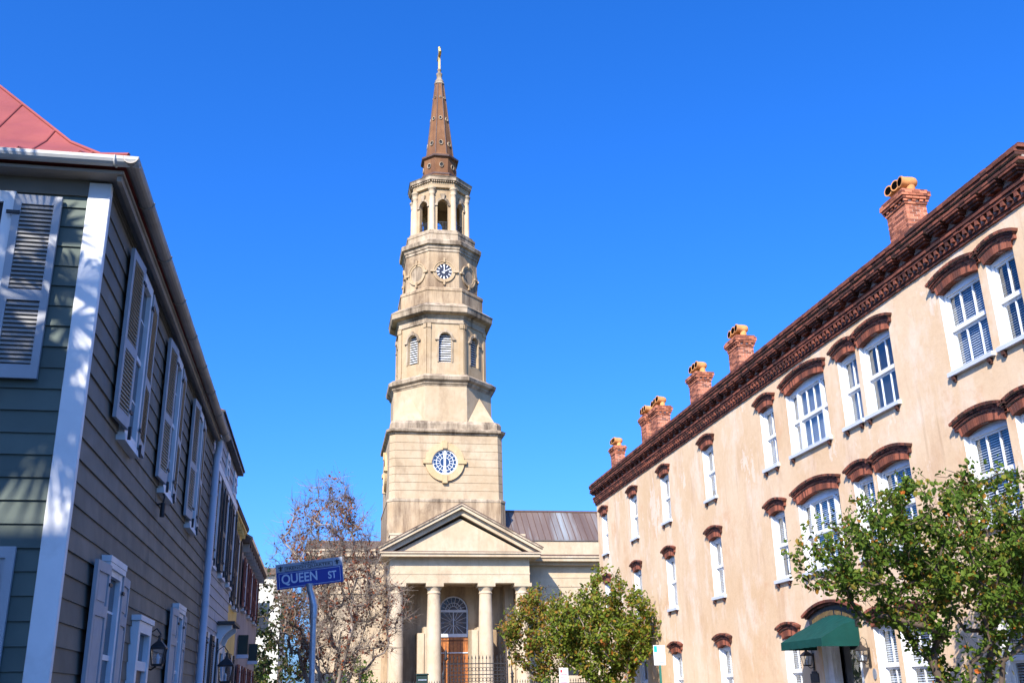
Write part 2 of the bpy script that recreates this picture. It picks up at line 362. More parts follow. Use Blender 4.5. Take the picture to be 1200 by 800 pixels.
def hotel_window(y0, y1, z0, zs, rise, k):
    gl, fr = -.20, -.13
    m = MB(); zt = zs
    def bar(a, b, c, d, d0=gl-.03, d1=fr): hb(m, a, b, d0, d1, c, d)
    bar(y0+.002, y0+.075, z0, zt); bar(y1-.075, y1-.002, z0, zt); bar(y0+.075, y1-.075, zt-.075, zt+.01); bar(y0+.002, y1-.002, zt+.012, zs+rise, gl-.03, fr-.02); bar(y0+.075, y1-.075, z0, z0+.08)
    zm = (z0+zt)/2+.03
    spans = [(y0+.075, y1-.075, 1 if k == 'n' else 2)]
    if k == 't':
        a, b = y0+.075, y1-.075; q = .42
        spans = [(a, a+q, 0), (a+q+.1, b-q-.1, 2), (b-q, b, 0)]
        for c in (a+q, b-q-.1): bar(c, c+.1, z0+.08, zt-.075)
    for a, b, nb in spans:
        bar(a, b, zm-.035, zm+.035, gl-.035, fr-.01)
        for lo, hi, dd in ((z0+.08, zm-.035, -.02), (zm+.035, zt-.075, 0)):
            bar(a, a+.045, lo, hi, gl-.02+dd, gl+.03+dd); bar(b-.045, b, lo, hi, gl-.02+dd, gl+.03+dd)
            bar(a+.045, b-.045, lo, lo+.05, gl-.02+dd, gl+.03+dd); bar(a+.045, b-.045, hi-.05, hi, gl-.02+dd, gl+.03+dd)
            for i in range(nb):
                c = a+(b-a)*(i+1)/(nb+1); bar(c-.016, c+.016, lo+.05, hi-.05, gl-.012+dd, gl+.028+dd)
    o = m.build('window', M['white'], hotel)
    g = MB(); g.add([(XW-gl+.006,y0+.03,z0+.03),(XW-gl+.006,y1-.03,z0+.03),(XW-gl+.006,y1-.03,zt-.03),(XW-gl+.006,y0+.03,zt-.03)], [(0,1,2,3)]); g.build('pane', M['glass'], o)
    br = random.Random(int(y0*31+z0*7)); tk = br.uniform(.55, 1.15); zlo = z0+.05+(br.choice((0,0,0,0,.35,.8)) if k == 'n' else 0); b = MB(); z = zlo; x = XW+.30
    while z < zt-.05:
        t = .026*tk; b.add([(x-.018,y0+.02,z-t),(x-.018,y1-.02,z-t),(x+.022,y1-.02,z+t*.6),(x+.022,y0+.02,z+t*.6)], [(0,1,2,3)]); z += .058
    b.build('blind', M['blind'], o)
    d = MB(); d.add([(XW+.42,y0-.1,z0-.1),(XW+.42,y1+.1,z0-.1),(XW+.42,y1+.1,zt+.2),(XW+.42,y0-.1,zt+.2)], [(0,1,2,3)]); d.build('dark_room', M['dark'], o)
    s_ = MB(); hb(s_, y0-.07, y1+.07, -.2, .10, z0-.115, z0-.004)
    so = s_.build('sill', M['sillgrey'], o, bevel=.008)
    for yy in (y0+.06, y1-.16):
        s_ = MB(); hb(s_, yy, yy+.10, 0, .085, z0-.215, z0-.117); hb(s_, yy+.012, yy+.088, 0, .06, z0-.26, z0-.215); s_.build('sill_bracket', M['darkbrick'], o)
    hood(y0, y1, zs, rise, o); reveal((y0, y1, z0, zs+rise), o)
for a in WIN: hotel_window(*a)
# cornice, brick by brick
m = MB(); bk = MB()
def course(z0, z1, p, L=.215, back=.1, jit=.006, skip=0):
    y = HY0-.3-rnd.random()*.1 if not skip else HY0
    while y < HY1+.05:
        j = rnd.uniform(-jit, jit); hb(m, y, min(y+L-.012, HY1+.2), -.06, p+j, z0+.004, z1-.004); y += L
course(11.42, 11.50, .05); course(11.50, 11.58, .085)
y = HY0-.1
while y < HY1+.05: hb(m, y, y+.105, -.04, .15, 11.585, 11.695); y += .235
hb(bk, HY0-.25, HY1+.12, -.05, .06, 11.585, 11.70)
course(11.70, 11.775, .16); course(11.775, 11.85, .19)
for k, z in enumerate((11.855, 11.93)): course(z, z+.072, .07)
y = HY0-.2; step = .72
while y < HY1:
    y += rnd.uniform(-.02, .02)
    for kk, (zz, pp, ln) in enumerate(((12.005,.20,.40),(12.065,.26,.52),(12.125,.31,.60))):
        c = y+.31; n_ = 3
        for i in range(n_): hb(m, c-ln/2+i*ln/n_, c-ln/2+(i+1)*ln/n_-.01, -.04, pp, zz, zz+.056)
    y += step
hb(bk, HY0-.3, HY1+.15, -.05, .06, 12.0, 12.19)
course(12.19, 12.265, .33); 
hb(bk, HY0-.33, HY1+.18, -.05, .22, 12.265, 12.315)
course(12.315, 12.39, .37, .24); course(12.39, 12.465, .40, .24); course(12.465, 12.54, .34); course(12.54, 12.61, .27, .13)
o = m.build('cornice', M['brick'], hotel, bevel=0)
hb(bk, HY0-.22, HY1+.1, -.06, .04, 11.43, 11.58); hb(bk, HY0-.22, HY1+.1, -.06, .145, 11.706, 11.845); hb(bk, HY0-.22, HY1+.1, -.06, .055, 11.85, 12.0); hb(bk, HY0-.3, HY1+.15, -.06, .358, 12.318, 12.46); hb(bk, HY0-.3, HY1+.15, -.06, .328, 12.462, 12.532); hb(bk, HY0-.3, HY1+.15, -.3, .24, 12.53, 12.60)
hb(bk, HY0-.3, HY1+.15, -.06, .318, 12.193, 12.262)
bk.build('mortar', M['mortar'], o)
m = MB()                                     # cornice returned along the near end
for z0, z1, p in ((11.42,11.58,.07),(11.70,11.85,.17),(12.19,12.265,.33),(12.315,12.465,.38),(12.465,12.60,.3)):
    x = XW+.1
    while x < 25.8: m.box(x, x+.205, HY0-p, HY0+.05, z0, z1); x += .215
m.build('cornice_return', M['brick'], hotel)
def chimney(x0, x1, y0, y1, zt, npots=3, tilt=0):
    m = MB(); b = MB(); bz = .075; z = 12.2; r = 0
    b.box(x0+.006, x1-.006, y0+.006, y1-.006, 12.1, zt-.08)
    while z < zt-.03:
        k = (zt-z)/.075
        o_ = 0
        if k < 6.2: o_ = .03
        if k < 5: o_ = .06
        if k < 4: o_ = .09
        if k < 3: o_ = .12
        if k < 1.2: o_ = .07
        dent = 4 <= k < 5
        X0, X1, Y0, Y1 = x0-o_, x1+o_, y0-o_, y1+o_
        for ax in (0, 1):
            a, e = (Y0, Y1) if ax == 0 else (X0+.1, X1-.1)
            n_ = max(2, round((e-a)/(.215 if not dent else .11))); s_ = (e-a)/n_; off = (r % 2)*.5*s_
            q = a-off
            while q < e-.01:
                p0, p1 = max(q, a), min(q+s_-.012, e)
                if p1-p0 > .02 and not (dent and int((q-a)/s_+.5) % 2):
                    if ax == 0: m.box(X0, X0+.1, p0, p1, z, z+.064); m.box(X1-.1, X1, p0, p1, z, z+.064)
                    else: m.box(p0, p1, Y0, Y0+.1, z, z+.064); m.box(p0, p1, Y1-.1, Y1, z, z+.064)
                q += s_
        z += bz; r += 1
    o = m.build('chimney', M['brick_lit'], hotel); b.build('mortar', M['mortarpale'], o)
    c = MB(); c.box(x0-.04, x1+.04, y0-.04, y1+.04, zt-.08, zt-.005); c.build('chimney_cap', M['mortar'], o)
    for i in range(npots):
        yy = y0-.04+(y1-y0+.08)*(i+.5)/npots; xx = (x0+x1)/2+.02; jj = random.Random(int(y0*100)+i); an = jj.uniform(-.22, .10); h = .17+jj.uniform(-.03, .03)
        p = MB(); p.tube([(xx,yy,zt-.03),(xx,yy,zt+.03),(xx,yy,zt+.05),(xx,yy,zt+h+.12)], [.155,.155,.125,.12], 14)
        dx, dy = -math.cos(an), math.sin(an)
        ln = [(.20,.02,.0),(.19,.09,.0),(.13,.145,.005),(.04,.165,.01),(-.08,.16,.02),(-.2,.15,.03),(-.25,.165,.035),(-.29,.165,.038)]
        path = [(xx-dx*q[0], yy-dy*q[0], zt+h+.14+q[2]) for q in ln]; p.tube(path, [q[1] for q in ln], 14)
        po = p.build('chimney_pot', M['terracotta'], o)
        e = Vector(path[-1]); dv = (e-Vector(path[-2])).normalized()
        q = MB(); q.tube([e-dv*.05, e+dv*.004], .125, 14); q.build('flue_opening', M['black'], po)  # black disc stands in for the dark inside of the pot
for a in ((15.42,16.06,22.56,23.52,14.74),(15.42,16.06,34.56,35.54,14.72),(15.42,16.04,39.05,40.1,14.7),(15.42,16.06,44.55,45.62,14.72),(15.42,15.95,46.35,47.2,14.78),(15.42,15.98,52.05,52.9,14.6)): chimney(*a)
# entrance: hood with sign band, awning, door
m = MB(); yc = 27.72; zs0 = 3.42; wd = 2.75; rise = .26; Rr = (wd*wd/4+rise*rise)/(2*rise); zc = zs0+rise-Rr; t0 = math.asin(wd/2/Rr)
arc_ring(m, yc, zc, Rr+.34, Rr+.42, -t0-.03, t0+.03, 22, XW+.05, XW-.26, .012); arc_ring(m, yc, zc, Rr+.27, Rr+.33, -t0-.015, t0+.015, 14, XW+.05, XW-.18, .012)
eh = m.build('entrance_hood', M['brick'], hotel)
m = MB(); arc_ring(m, yc, zc, Rr-.16, Rr+.265, -t0, t0, 12, XW+.05, XW-.11); m.build('sign_band', M['iron'], eh)
m = MB(); rr = random.Random(3)
for k in range(34):
    if k in (8, 14): continue
    t = -t0*.85+2*t0*.85*k/33; y = yc+(Rr+.06)*math.sin(t); z = zc+(Rr+.06)*math.cos(t); h = rr.uniform(.05,.08)
    m.box(XW-.118, XW-.108, y-.012, y+.012, z-h, z+h)
    if rr.random() < .6: m.box(XW-.118, XW-.108, y-.026, y+.026, z+h-.02, z+h)
m.build('gilt_lettering', M['dullgilt'], eh)
m = MB(); T = (XW-.13)
n_ = 12
def ay(i): return 26.42+(29.0-26.42)*i/n_
def top(i):
    t = (ay(i)-yc)/(1.29); return 3.72-.24*t*t
fr = [(XW-1.15, ay(i), 2.98-.0) for i in range(n_+1)]; tp = [(XW-.02, ay(i), top(i)) for i in range(n_+1)]
mid = [(XW-.55, ay(i), 3.40-.10*((ay(i)-yc)/1.29)**2) for i in range(n_+1)]
lo = [(XW-1.16, ay(i), 2.76+.012*(i % 2)) for i in range(n_+1)]
vs = tp+mid+fr+lo; K = n_+1
fs = [(r_*K+i, r_*K+i+1, (r_+1)*K+i+1, (r_+1)*K+i) for r_ in range(3) for i in range(n_)]
m.add(vs, fs)
for yy, s_ in ((26.42, 0), (29.0, n_)):
    m.add([(XW-.02,yy,top(s_)), (XW-.55,yy,mid[s_][2]), (XW-1.15,yy,2.98), (XW-1.16,yy,2.76), (XW-.02,yy,2.76)], [(0,1,2,3,4)])
m.build('awning', M['canvas'], hotel, 'dark green canvas awning', fix=True)
m = MB(); D0 = 26.5; D1 = 28.75
hb(m, D0, D0+.34, -.3, -.12, .13, 3.05); hb(m, D1-.34, D1, -.3, -.12, .13, 3.05); hb(m, D0+.34, D1-.34, -.3, -.12, 2.86, 3.05)
hb(m, D0+.34, D0+.40, -.35, -.2, .13, 2.86); hb(m, D1-.40, D1-.34, -.35, -.2, .13, 2.86)
dr = m.build('door_case', M['white'], hotel); reveal(DOOR, dr)
m = MB()
hb(m, D0+.40, D1-.40, -.5, -.44, .13, 2.86)
m.build('door', M['dark'], dr)
m = MB(); m.add([(XW+.42,D0+.4,.13),(XW+.42,D1-.4,.13),(XW+.42,D1-.4,2.86),(XW+.42,D0+.4,2.86)], [(0,1,2,3)]); m.build('pane', M['glass'], dr)
# lanterns, plaques
def wall_lantern(p, nrm, label, big=1.):
    px, py, pz = p; rt = thing('wall_lantern', label, 'lantern', p, 'wall lanterns'); s_ = nrm
    def P(o, h): return (px+s_*o, py, pz+h)
    m = MB(); x0, x1 = sorted((px, px+s_*.03)); m.box(x0, x1, py-.05, py+.05, pz-.25*big, pz+.25*big); m.build('back_plate', M['bronze'], rt)
    m = MB(); m.tube([P(.02,-.15*big), P(.12*big,-.18*big), P(.2*big,-.12*big)], .012, 6); m.tube([P(.02,.2*big), P(.06*big,.45*big), P(.16*big,.52*big), P(.24*big,.42*big), P(.22*big,.36*big)], .010, 6)
    m.build('bracket', M['bronze'], rt)
    c = (px+s_*.22*big, py)
    def sq(h, r): return [(c[0]-r, c[1]-r, pz+h), (c[0]+r, c[1]-r, pz+h), (c[0]+r, c[1]+r, pz+h), (c[0]-r, c[1]+r, pz+h)]
    m = MB(); m.loft([sq(.17*big,.135*big), sq(.19*big,.14*big), sq(.25*big,.09*big), sq(.31*big,.03*big), sq(.40*big,.015*big)]); m.loft([sq(-.12*big,.085*big), sq(-.08*big,.095*big)])
    m.lathe([(.0,pz+.36*big),(.035*big,pz+.385*big),(.0,pz+.42*big)], 8, c)
    for a, b in ((-1,-1),(1,-1),(1,1),(-1,1)):
        m.tube([(c[0]+a*.085*big, c[1]+b*.085*big, pz-.1*big), (c[0]+a*.125*big, c[1]+b*.125*big, pz+.18*big)], .009, 5)
    m.build('lamp_frame', M['bronze'], rt)
    m = MB(); m.loft([sq(-.08*big,.083*big), sq(.17*big,.118*big)], False); m.build('pane', M['lampglass'], rt)
    m = MB(); m.lathe([(.022,pz-.08*big),(.022,pz+.0),(.03,pz+.02),(.0,pz+.07)], 8, c); m.build('burner', M['white'], rt)
    return rt
wall_lantern((XW, 26.05, 2.45), -1, 'open-topped bronze wall lantern on the near side of the green awning')
wall_lantern((XW, 29.35, 2.45), -1, 'dark bronze wall lantern half hidden under the far end of the green awning')
m = MB(); hb(m, 29.1, 29.62, .003, .035, 1.85, 2.12); hb(m, 29.2, 29.52, .003, .035, 2.12, 2.18)
tag(m.build('plaque', M['iron'], bevel=.01), 'black rounded plaque on the peach wall below the far awning lantern', 'plaque')
m = MB(); m.prism([(.09*math.cos(t), .14*math.sin(t)) for t in [k*math.pi/10 for k in range(20)]], lambda u, v, t: (XW-.003-.025*t, 25.88+u, 2.02+v))
tag(m.build('oval_plaque', M['steel']), 'small grey oval plaque on the peach wall right of the awning lantern', 'plaque')
# ------------------------------------------------------------------ CHURCH
CY = 84.
church = thing('church', 'tan stucco church with columned portico and tall octagonal clock steeple under a cross', 'church', (9.8, 84, 0))
OS, QS = .955, .928                           # octagon and square stage scale
def ring(cx, A, z, c=None):                  # octagon, apothem A; c = half width of the cardinal faces
    A = A*(OS if c is None else QS); c = None if c is None else c*QS
    a = A*math.tan(math.pi/8) if c is None else c
    return [(cx+x, CY+y, z) for x, y in ((-a,-A),(a,-A),(A,-a),(A,a),(a,A),(-a,A),(-A,a),(-A,-a))]
def stack(prof, cmul=None):                   # prof of (cx, A, z)
    m = MB(); m.loft([ring(cx, A, z, None if cmul is None else A*cmul) for cx, A, z in prof]); return m
def CX(z): return 9.43-.0072*(z-14)           # the steeple leans slightly
def stk(prof, cmul=None): return stack([(CX(z), A, z) for A, z in prof], cmul)
def facemat(k, z=0, sx=OS, sy=OS):                          # local x right, y outward negative, z up -> face k of the octagon
    return Matrix.Translation((0, 0, 0)) @ Matrix.Translation((CX(z), CY, 0)) @ Matrix.Rotation(R(45*k), 4, 'Z') @ Matrix.Diagonal((sx, sy, 1, 1))
CM = .905
stk([(5.12,10.3),(5.12,16.45)], CM).build('tower_base', M['towerdirt_shade'], church)
m = stk([(5.16,16.45),(5.16,16.62),(5.0,16.72)], CM); m.build('plinth_band', M['trim'], church)
# rusticated square stage
z = 16.72; prof = [(4.98,16.72)]; hs_ = [.66]*2+[.60]*6
zz = 16.72
for k in range(8):
    h = (21.92-16.72)/8; prof += [(4.98,zz+.03),(4.98,zz+h-.03),(4.93,zz+h-.03),(4.93,zz+h)]; zz += h
    if k < 7: prof += [(4.98, zz)]
stk(prof, CM).build('rusticated_stage', M['tower_clean'], church)
stk([(4.99,21.92),(5.04,21.97),(5.04,22.05),(5.26,22.15),(5.30,22.32),(5.1,22.42),(4.95,22.48),(4.95,22.9),(4.8,23.15)], CM).build('string_course', M['trim'], church)
def oval_ring(m, r0, r1, y0, y1, n=40, zc=0., xc=0.):
    for k in range(n):
        a, b = 2*math.pi*k/n, 2*math.pi*(k+1)/n
        pts = [(xc+r*math.cos(t), zc+r*math.sin(t)) for t, r in ((a,r0),(b,r0),(b,r1),(a,r1))]
        m.hexa([(p[0],y0,p[1]) for p in pts]+[(p[0],y1,p[1]) for p in pts])
def disc(m, r, y, n=32, zc=0., xc=0.):
    m.add([(xc+r*math.cos(2*math.pi*k/n), y, zc+r*math.sin(2*math.pi*k/n)) for k in range(n)], [tuple(range(n))])
def rose(k):
    A = 4.98; zc = 19.68
    m = MB(); m.M = facemat(k*2, zc, 1, QS); xo = -.19 if k == 0 else 0
    oval_ring(m, 1.03, 1.58, -A+.05, -A-.20, 40, zc, xo)
    for t in range(4):
        a = t*math.pi/2; c_, s_ = math.cos(a), math.sin(a)
        m.box(xo+1.42*c_-.2, xo+1.42*c_+.2, -A-.3, -A, zc+1.42*s_-.32, zc+1.42*s_+.32) if t % 2 else m.box(xo+1.42*c_-.34, xo+1.42*c_+.34, -A-.3, -A, zc+1.42*s_-.16, zc+1.42*s_+.16)
    o = m.build('round_window', M['ochrestone'], church)
    m = MB(); m.M = facemat(k*2, zc, 1, QS); disc(m, 1.03, -A-.012, 32, zc, xo); m.build('pane', M['roseglass'], o)
    m = MB(); m.M = facemat(k*2, zc, 1, QS)
    oval_ring(m, .93, 1.03, -A, -A-.06, 32, zc, xo); oval_ring(m, .67, .71, -A, -A-.045, 32, zc, xo); oval_ring(m, .37, .41, -A, -A-.045, 24, zc, xo)
    m.box(xo-.085, xo+.085, -A-.07, -A, zc-.93, zc+.93)
    for q in range(16):
        a = (q+.5)*math.pi/8; r0, r1 = (.42,.66) if q % 2 else (.72,.93)
        for r0, r1, w_ in ((.42,.66,.018),(.72,.93,.018)):
            ca, sa = math.cos(a), math.sin(a)
            pts = [(r0*ca-w_*sa, r0*sa+w_*ca),(r0*ca+w_*sa, r0*sa-w_*ca),(r1*ca+w_*sa, r1*sa-w_*ca),(r1*ca-w_*sa, r1*sa+w_*ca)]
            m.hexa([(xo+p[0], -A, zc+p[1]) for p in pts]+[(xo+p[0], -A-.04, zc+p[1]) for p in pts])
    m.build('tracery', M['white'], o)
for k in (0, 1, 3): rose(k)
# lower octagon and its broaches
m = stk([(4.42,23.1),(4.38,26.32)])
for sx, sy in ((-1,-1),(1,-1),(1,1),(-1,1)):
    cx = CX(23.2); A = 4.45*OS; a = A*math.tan(math.pi/8); q = A*.965
    m.add([(cx+sx*a, CY+sy*A, 23.1), (cx+sx*A, CY+sy*a, 23.1), (cx+sx*q, CY+sy*q, 23.1), (cx+sx*(a+A)/2*.99, CY+sy*(a+A)/2*.99, 25.6)], [(0,2,3),(2,1,3),(0,1,3),(0,1,2)])
m.build('lower_octagon', M['tower_clean'], church)
stk([(4.4,26.25),(4.45,26.35),(4.55,26.45),(4.55,26.55),(4.8,26.72),(4.86,26.98),(4.7,27.08),(4.5,27.25),(4.1,27.3)]).build('cornice', M['trim'], church)
# louvred stage
def arch_wall(m, k, zc, A, z0, z1, ow, oz0, ozs, th=.4, n_=12):
    m.M = facemat(k, zc); hw = A*math.tan(math.pi/8)
    for s_ in (-1, 1):
        a, b = sorted((s_*ow, s_*hw)); m.box(a, b, -A, -A+th, z0, ozs)
        m.hexa([(s_*ow,-A,ozs),(s_*hw,-A,ozs),(s_*hw,-A+th,ozs),(s_*ow,-A+th,ozs),(s_*ow,-A,ozs+.001),(s_*hw,-A,z1),(s_*hw,-A+th,z1),(s_*ow,-A+th,ozs+.001)])
    m.box(-ow, ow, -A, -A+th, z0, oz0)
    for i in range(n_):
        a, b = math.pi*i/n_, math.pi*(i+1)/n_
        p = [(ow*math.cos(a), ozs+ow*math.sin(a)), (ow*math.cos(b), ozs+ow*math.sin(b))]
        x0 = hw if i == 0 else p[0][0]; x1 = -hw if i == n_-1 else p[1][0]
        q = [p[0], (x0, z1), (x1, z1), p[1]]; m.hexa([(u, -A, v) for u, v in q]+[(u, -A+th, v) for u, v in q])
m = MB()
for k in range(8): arch_wall(m, k, 29.6, 3.93, 27.25, 31.95, .56, 28.5, 30.6)
m.build('louvre_stage', M['tower'], church)
for k in range(8):                             # corner pilasters either side of each edge
    h = 3.93*math.tan(math.pi/8)
    for s_ in (-1, 1):
        m = MB(); m.M = facemat(k, 29.6); a, b = sorted((s_*h*.997, s_*(h-.34)))
        m.box(a, b, -3.93-.09, -3.93, 27.32, 31.95); m.box(a-.03*(s_ < 0), b+.03*(s_ > 0), -3.93-.14, -3.93, 27.3, 27.55); m.box(a, b, -3.93-.16, -3.93, 31.55, 31.9)
        m.build('pilaster', M['tower'], church)
def arch_pts(w, z0, zs, n=12): return [(-w, z0), (w, z0)]+[(w*math.cos(math.pi*i/n), zs+w*math.sin(math.pi*i/n)) for i in range(n+1)]
for k in range(8):
    A = 3.93; m = MB(); m.M = facemat(k, 29.6); w_ = .56; z0, zs = 28.5, 30.6
    m.prism(arch_pts(w_+.05, z0-.02, zs), lambda u, v, t: (u, -A+.41+.03*t, v)); o = m.build('louvre_window', M['dark'], church)
    m = MB(); m.M = facemat(k, 29.6); zz = z0+.02
    while zz < zs+w_-.05:
        ww = w_+.02 if zz < zs else math.sqrt(max(.01, w_*w_-(zz-zs)**2))
        m.hexa([(-ww,-A+.38,zz+.09),(ww,-A+.38,zz+.09),(ww,-A+.26,zz),(-ww,-A+.26,zz),(-ww,-A+.38,zz+.13),(ww,-A+.38,zz+.13),(ww,-A+.26,zz+.05),(-ww,-A+.26,zz+.05)]); zz += .215
    m.build('louvres', M['white'], o)
    m = MB(); m.M = facemat(k, 29.6)
    for i in range(14):
        a, b = math.pi*i/14, math.pi*(i+1)/14
        pts = [(r*math.cos(t), zs+r*math.sin(t)) for t, r in ((a,w_+.0),(b,w_+.0),(b,w_+.20),(a,w_+.20))]
        m.hexa([(p[0],-A,p[1]) for p in pts]+[(p[0],-A-.13,p[1]) for p in pts])
    for s_ in (-1, 1):
        a, b = sorted((s_*(w_+.0), s_*(w_+.36))); m.box(a, b, -A-.17, -A, zs-.14, zs+.02)
        a, b = sorted((s_*(w_+.02), s_*(w_+.14))); m.box(a, b, -A-.07, -A, z0, zs-.14)
    m.box(-.11, .11, -A-.2, -A, zs+w_-.02, zs+w_+.3)
    m.build('arch_surround', M['trim'], o)
stk([(3.95,31.93),(4.03,31.98),(4.03,32.12),(3.97,32.14),(3.97,32.5),(4.05,32.55),(4.12,32.72),(4.5,32.78),(4.62,32.86),(4.66,33.22),(4.72,33.34),(4.5,33.5),(4.0,33.85),(3.85,33.9)]).build('cornice', M['trim'], church)
stk([(3.8,33.9),(3.8,35.05),(3.86,35.08),(3.86,35.3),(3.72,35.42),(3.4,35.46)]).build('parapet', M['towerdirt_shade'], church)
stk([(3.36,35.4),(3.34,38.98)]).build('clock_stage', M['towerdirt_shade'], church)
for k in range(8):
    A = 3.35; zc = 37.05; m = MB(); m.M = facemat(k, zc)
    oval_ring(m, .72, .97, -A+.02, -A-.08, 32, zc); oval_ring(m, .93, 1.03, -A+.02, -A-.13, 32, zc)
    for t in range(4):
        c_, s_ = round(math.cos(t*math.pi/2)), round(math.sin(t*math.pi/2))
        m.box(1.06*c_-(.09 if s_ else .22), 1.06*c_+(.09 if s_ else .22), -A-.2, -A, zc+1.06*s_-(.22 if s_ else .09), zc+1.06*s_+(.22 if s_ else .09))
    if k % 2 == 0:
        o = m.build('clock', M['tower'], church)
        m = MB(); m.M = facemat(k, zc); disc(m, .73, -A-.03, 32, zc); m.build('dial', paint('blue black dial', (.012,.016,.035), .5) if k == 0 else bpy.data.materials['blue black dial'], o)
        for t in range(12):
            m = MB(); m.M = facemat(k, zc)
            a = t*math.pi/6; ca, sa = math.sin(a), math.cos(a); w_ = .035 if t % 3 else .06
            for r0, r1 in ((.45,.70),):
                pts = [(r0*ca-w_*sa, r0*sa+w_*ca),(r0*ca+w_*sa, r0*sa-w_*ca),(r1*ca+w_*sa, r1*sa-w_*ca),(r1*ca-w_*sa, r1*sa+w_*ca)]
                m.hexa([(p[0],-A-.025,zc+p[1]) for p in pts]+[(p[0],-A-.05,zc+p[1]) for p in pts])
            m.build('hour_mark', M['white'], o)
        m = MB(); m.M = facemat(k, zc)
        for a, r1, r0, w_ in ((R(3),.62,-.2,.04),(R(64),.66,-.22,.035)):
            ca, sa = math.sin(a), math.cos(a)
            pts = [(r0*ca-w_*1.6*sa, r0*sa+w_*1.6*ca),(r0*ca+w_*1.6*sa, r0*sa-w_*1.6*ca),(r1*ca+w_*.6*sa, r1*sa-w_*.6*ca),(r1*ca-w_*.6*sa, r1*sa+w_*.6*ca)]
            m.hexa([(p[0],-A-.06,zc+p[1]) for p in pts]+[(p[0],-A-.08,zc+p[1]) for p in pts])
        m.build('clock_hand', M['white'], o)
    else:
        o = m.build('blind_roundel', M['tower'], church)
        m = MB(); m.M = facemat(k, zc); disc(m, .73, -A-.02, 32, zc); m.build('roundel_panel', M['trim'], o)
stk([(3.36,38.95),(3.42,39.0),(3.42,39.2),(3.5,39.25),(3.55,39.5),(3.75,39.58),(3.80,39.9),(3.7,40.02),(3.3,40.1)]).build('cornice', M['trim'], church)
stk([(3.2,40.1),(3.2,40.75),(3.25,40.8),(3.25,41.0),(3.05,41.1),(3.05,41.25),(2.5,41.3)]).build('parapet', M['trim'], church)
# belfry: eight walls with real arched openings
m = MB(); Ab = 2.45; hw = Ab*math.tan(math.pi/8); z0, z1, oz0, ozs, ow = 41.25, 45.7, 41.35, 44.05, .5
for k in range(8):
    m.M = facemat(k, 43.5)
    for s_ in (-1, 1):
        a, b = sorted((s_*ow, s_*hw)); m.box(a, b, -Ab, -Ab+.4, z0, ozs)
    m.box(-ow, ow, -Ab, -Ab+.4, z0, oz0)
    n_ = 12
    for i in range(n_):
        a, b = math.pi*i/n_, math.pi*(i+1)/n_
        p = [(ow*math.cos(a), ozs+ow*math.sin(a)), (ow*math.cos(b), ozs+ow*math.sin(b))]
        x0 = hw if i == 0 else p[0][0]; x1 = -hw if i == n_-1 else p[1][0]
        q = [p[0], (x0, z1), (x1, z1), p[1]]
        if i == 0: m.hexa([(ow,-Ab,ozs),(hw,-Ab,ozs),(hw,-Ab+.4,ozs),(ow,-Ab+.4,ozs),(ow,-Ab,ozs+.001),(hw,-Ab,z1),(hw,-Ab+.4,z1),(ow,-Ab+.4,ozs+.001)])
        if i == n_-1: m.hexa([(-ow,-Ab,ozs),(-hw,-Ab,ozs),(-hw,-Ab+.4,ozs),(-ow,-Ab+.4,ozs),(-ow,-Ab,ozs+.001),(-hw,-Ab,z1),(-hw,-Ab+.4,z1),(-ow,-Ab+.4,ozs+.001)])
        m.hexa([(u, -Ab, v) for u, v in q]+[(u, -Ab+.4, v) for u, v in q])
m.M = None; m.loft([ring(CX(45.6), 2.3, 45.6), ring(CX(45.6), 2.3, 45.7)]); m.loft([ring(CX(41.3), 2.3, 41.27), ring(CX(41.3), 2.3, 41.33)])
bf = m.build('belfry', M['tower'], church)
m = MB()
for k in range(8):
    m.M = facemat(k, 43.5)
    for i in range(12):
        a, b = math.pi*i/12, math.pi*(i+1)/12
        pts = [(r*math.cos(t), ozs+r*math.sin(t)) for t, r in ((a,ow+.0),(b,ow+.0),(b,ow+.2),(a,ow+.2))]
        m.hexa([(p[0],-Ab+.01,p[1]) for p in pts]+[(p[0],-Ab-.1,p[1]) for p in pts])
    for s_ in (-1, 1):
        a, b = sorted((s_*(ow-.0), s_*(ow+.34))); m.box(a, b, -Ab-.12, -Ab, ozs-.12, ozs+.03)
    m.hexa([(-.12,-Ab,ozs+ow),(.12,-Ab,ozs+ow),(.12,-Ab-.18,ozs+ow),(-.12,-Ab-.18,ozs+ow),(-.25,-Ab,ozs+ow+.55),(.25,-Ab,ozs+ow+.55),(.25,-Ab-.2,ozs+ow+.55),(-.25,-Ab-.2,ozs+ow+.55)])
m.build('arch_surround', M['trim'], bf)
m = MB()
for k in range(8):
    m.M = facemat(k, 43.5)
    for i in range(7): x = -ow+ow*2*(i+.5)/7; m.box(x-.015, x+.015, -Ab+.18, -Ab+.21, oz0, oz0+1.05)
    m.box(-ow, ow, -Ab+.17, -Ab+.22, oz0+1.02, oz0+1.08); m.box(-ow, ow, -Ab+.17, -Ab+.22, oz0+.5, oz0+.53)
m.build('railing', M['iron'], bf)
for k in range(8):                             # engaged columns on the corners
    m = MB(); a = R(-90+22.5+45*k); rr_ = 2.45*OS/math.cos(math.pi/8)+.02; c = (CX(43.5)+rr_*math.cos(a), CY+rr_*math.sin(a))
    m.lathe([(.33,41.25),(.33,41.45),(.27,41.5),(.26,44.7),(.23,45.0),(.3,45.08),(.27,45.15),(.34,45.5),(.38,45.52),(.38,45.68)], 14, c)
    m.build('column', M['portico'], bf)
stk([(2.62,45.66),(2.7,45.7),(2.7,45.98),(2.72,46.0),(2.72,46.2)]).build('entablature', M['tower'], bf)
m = MB()
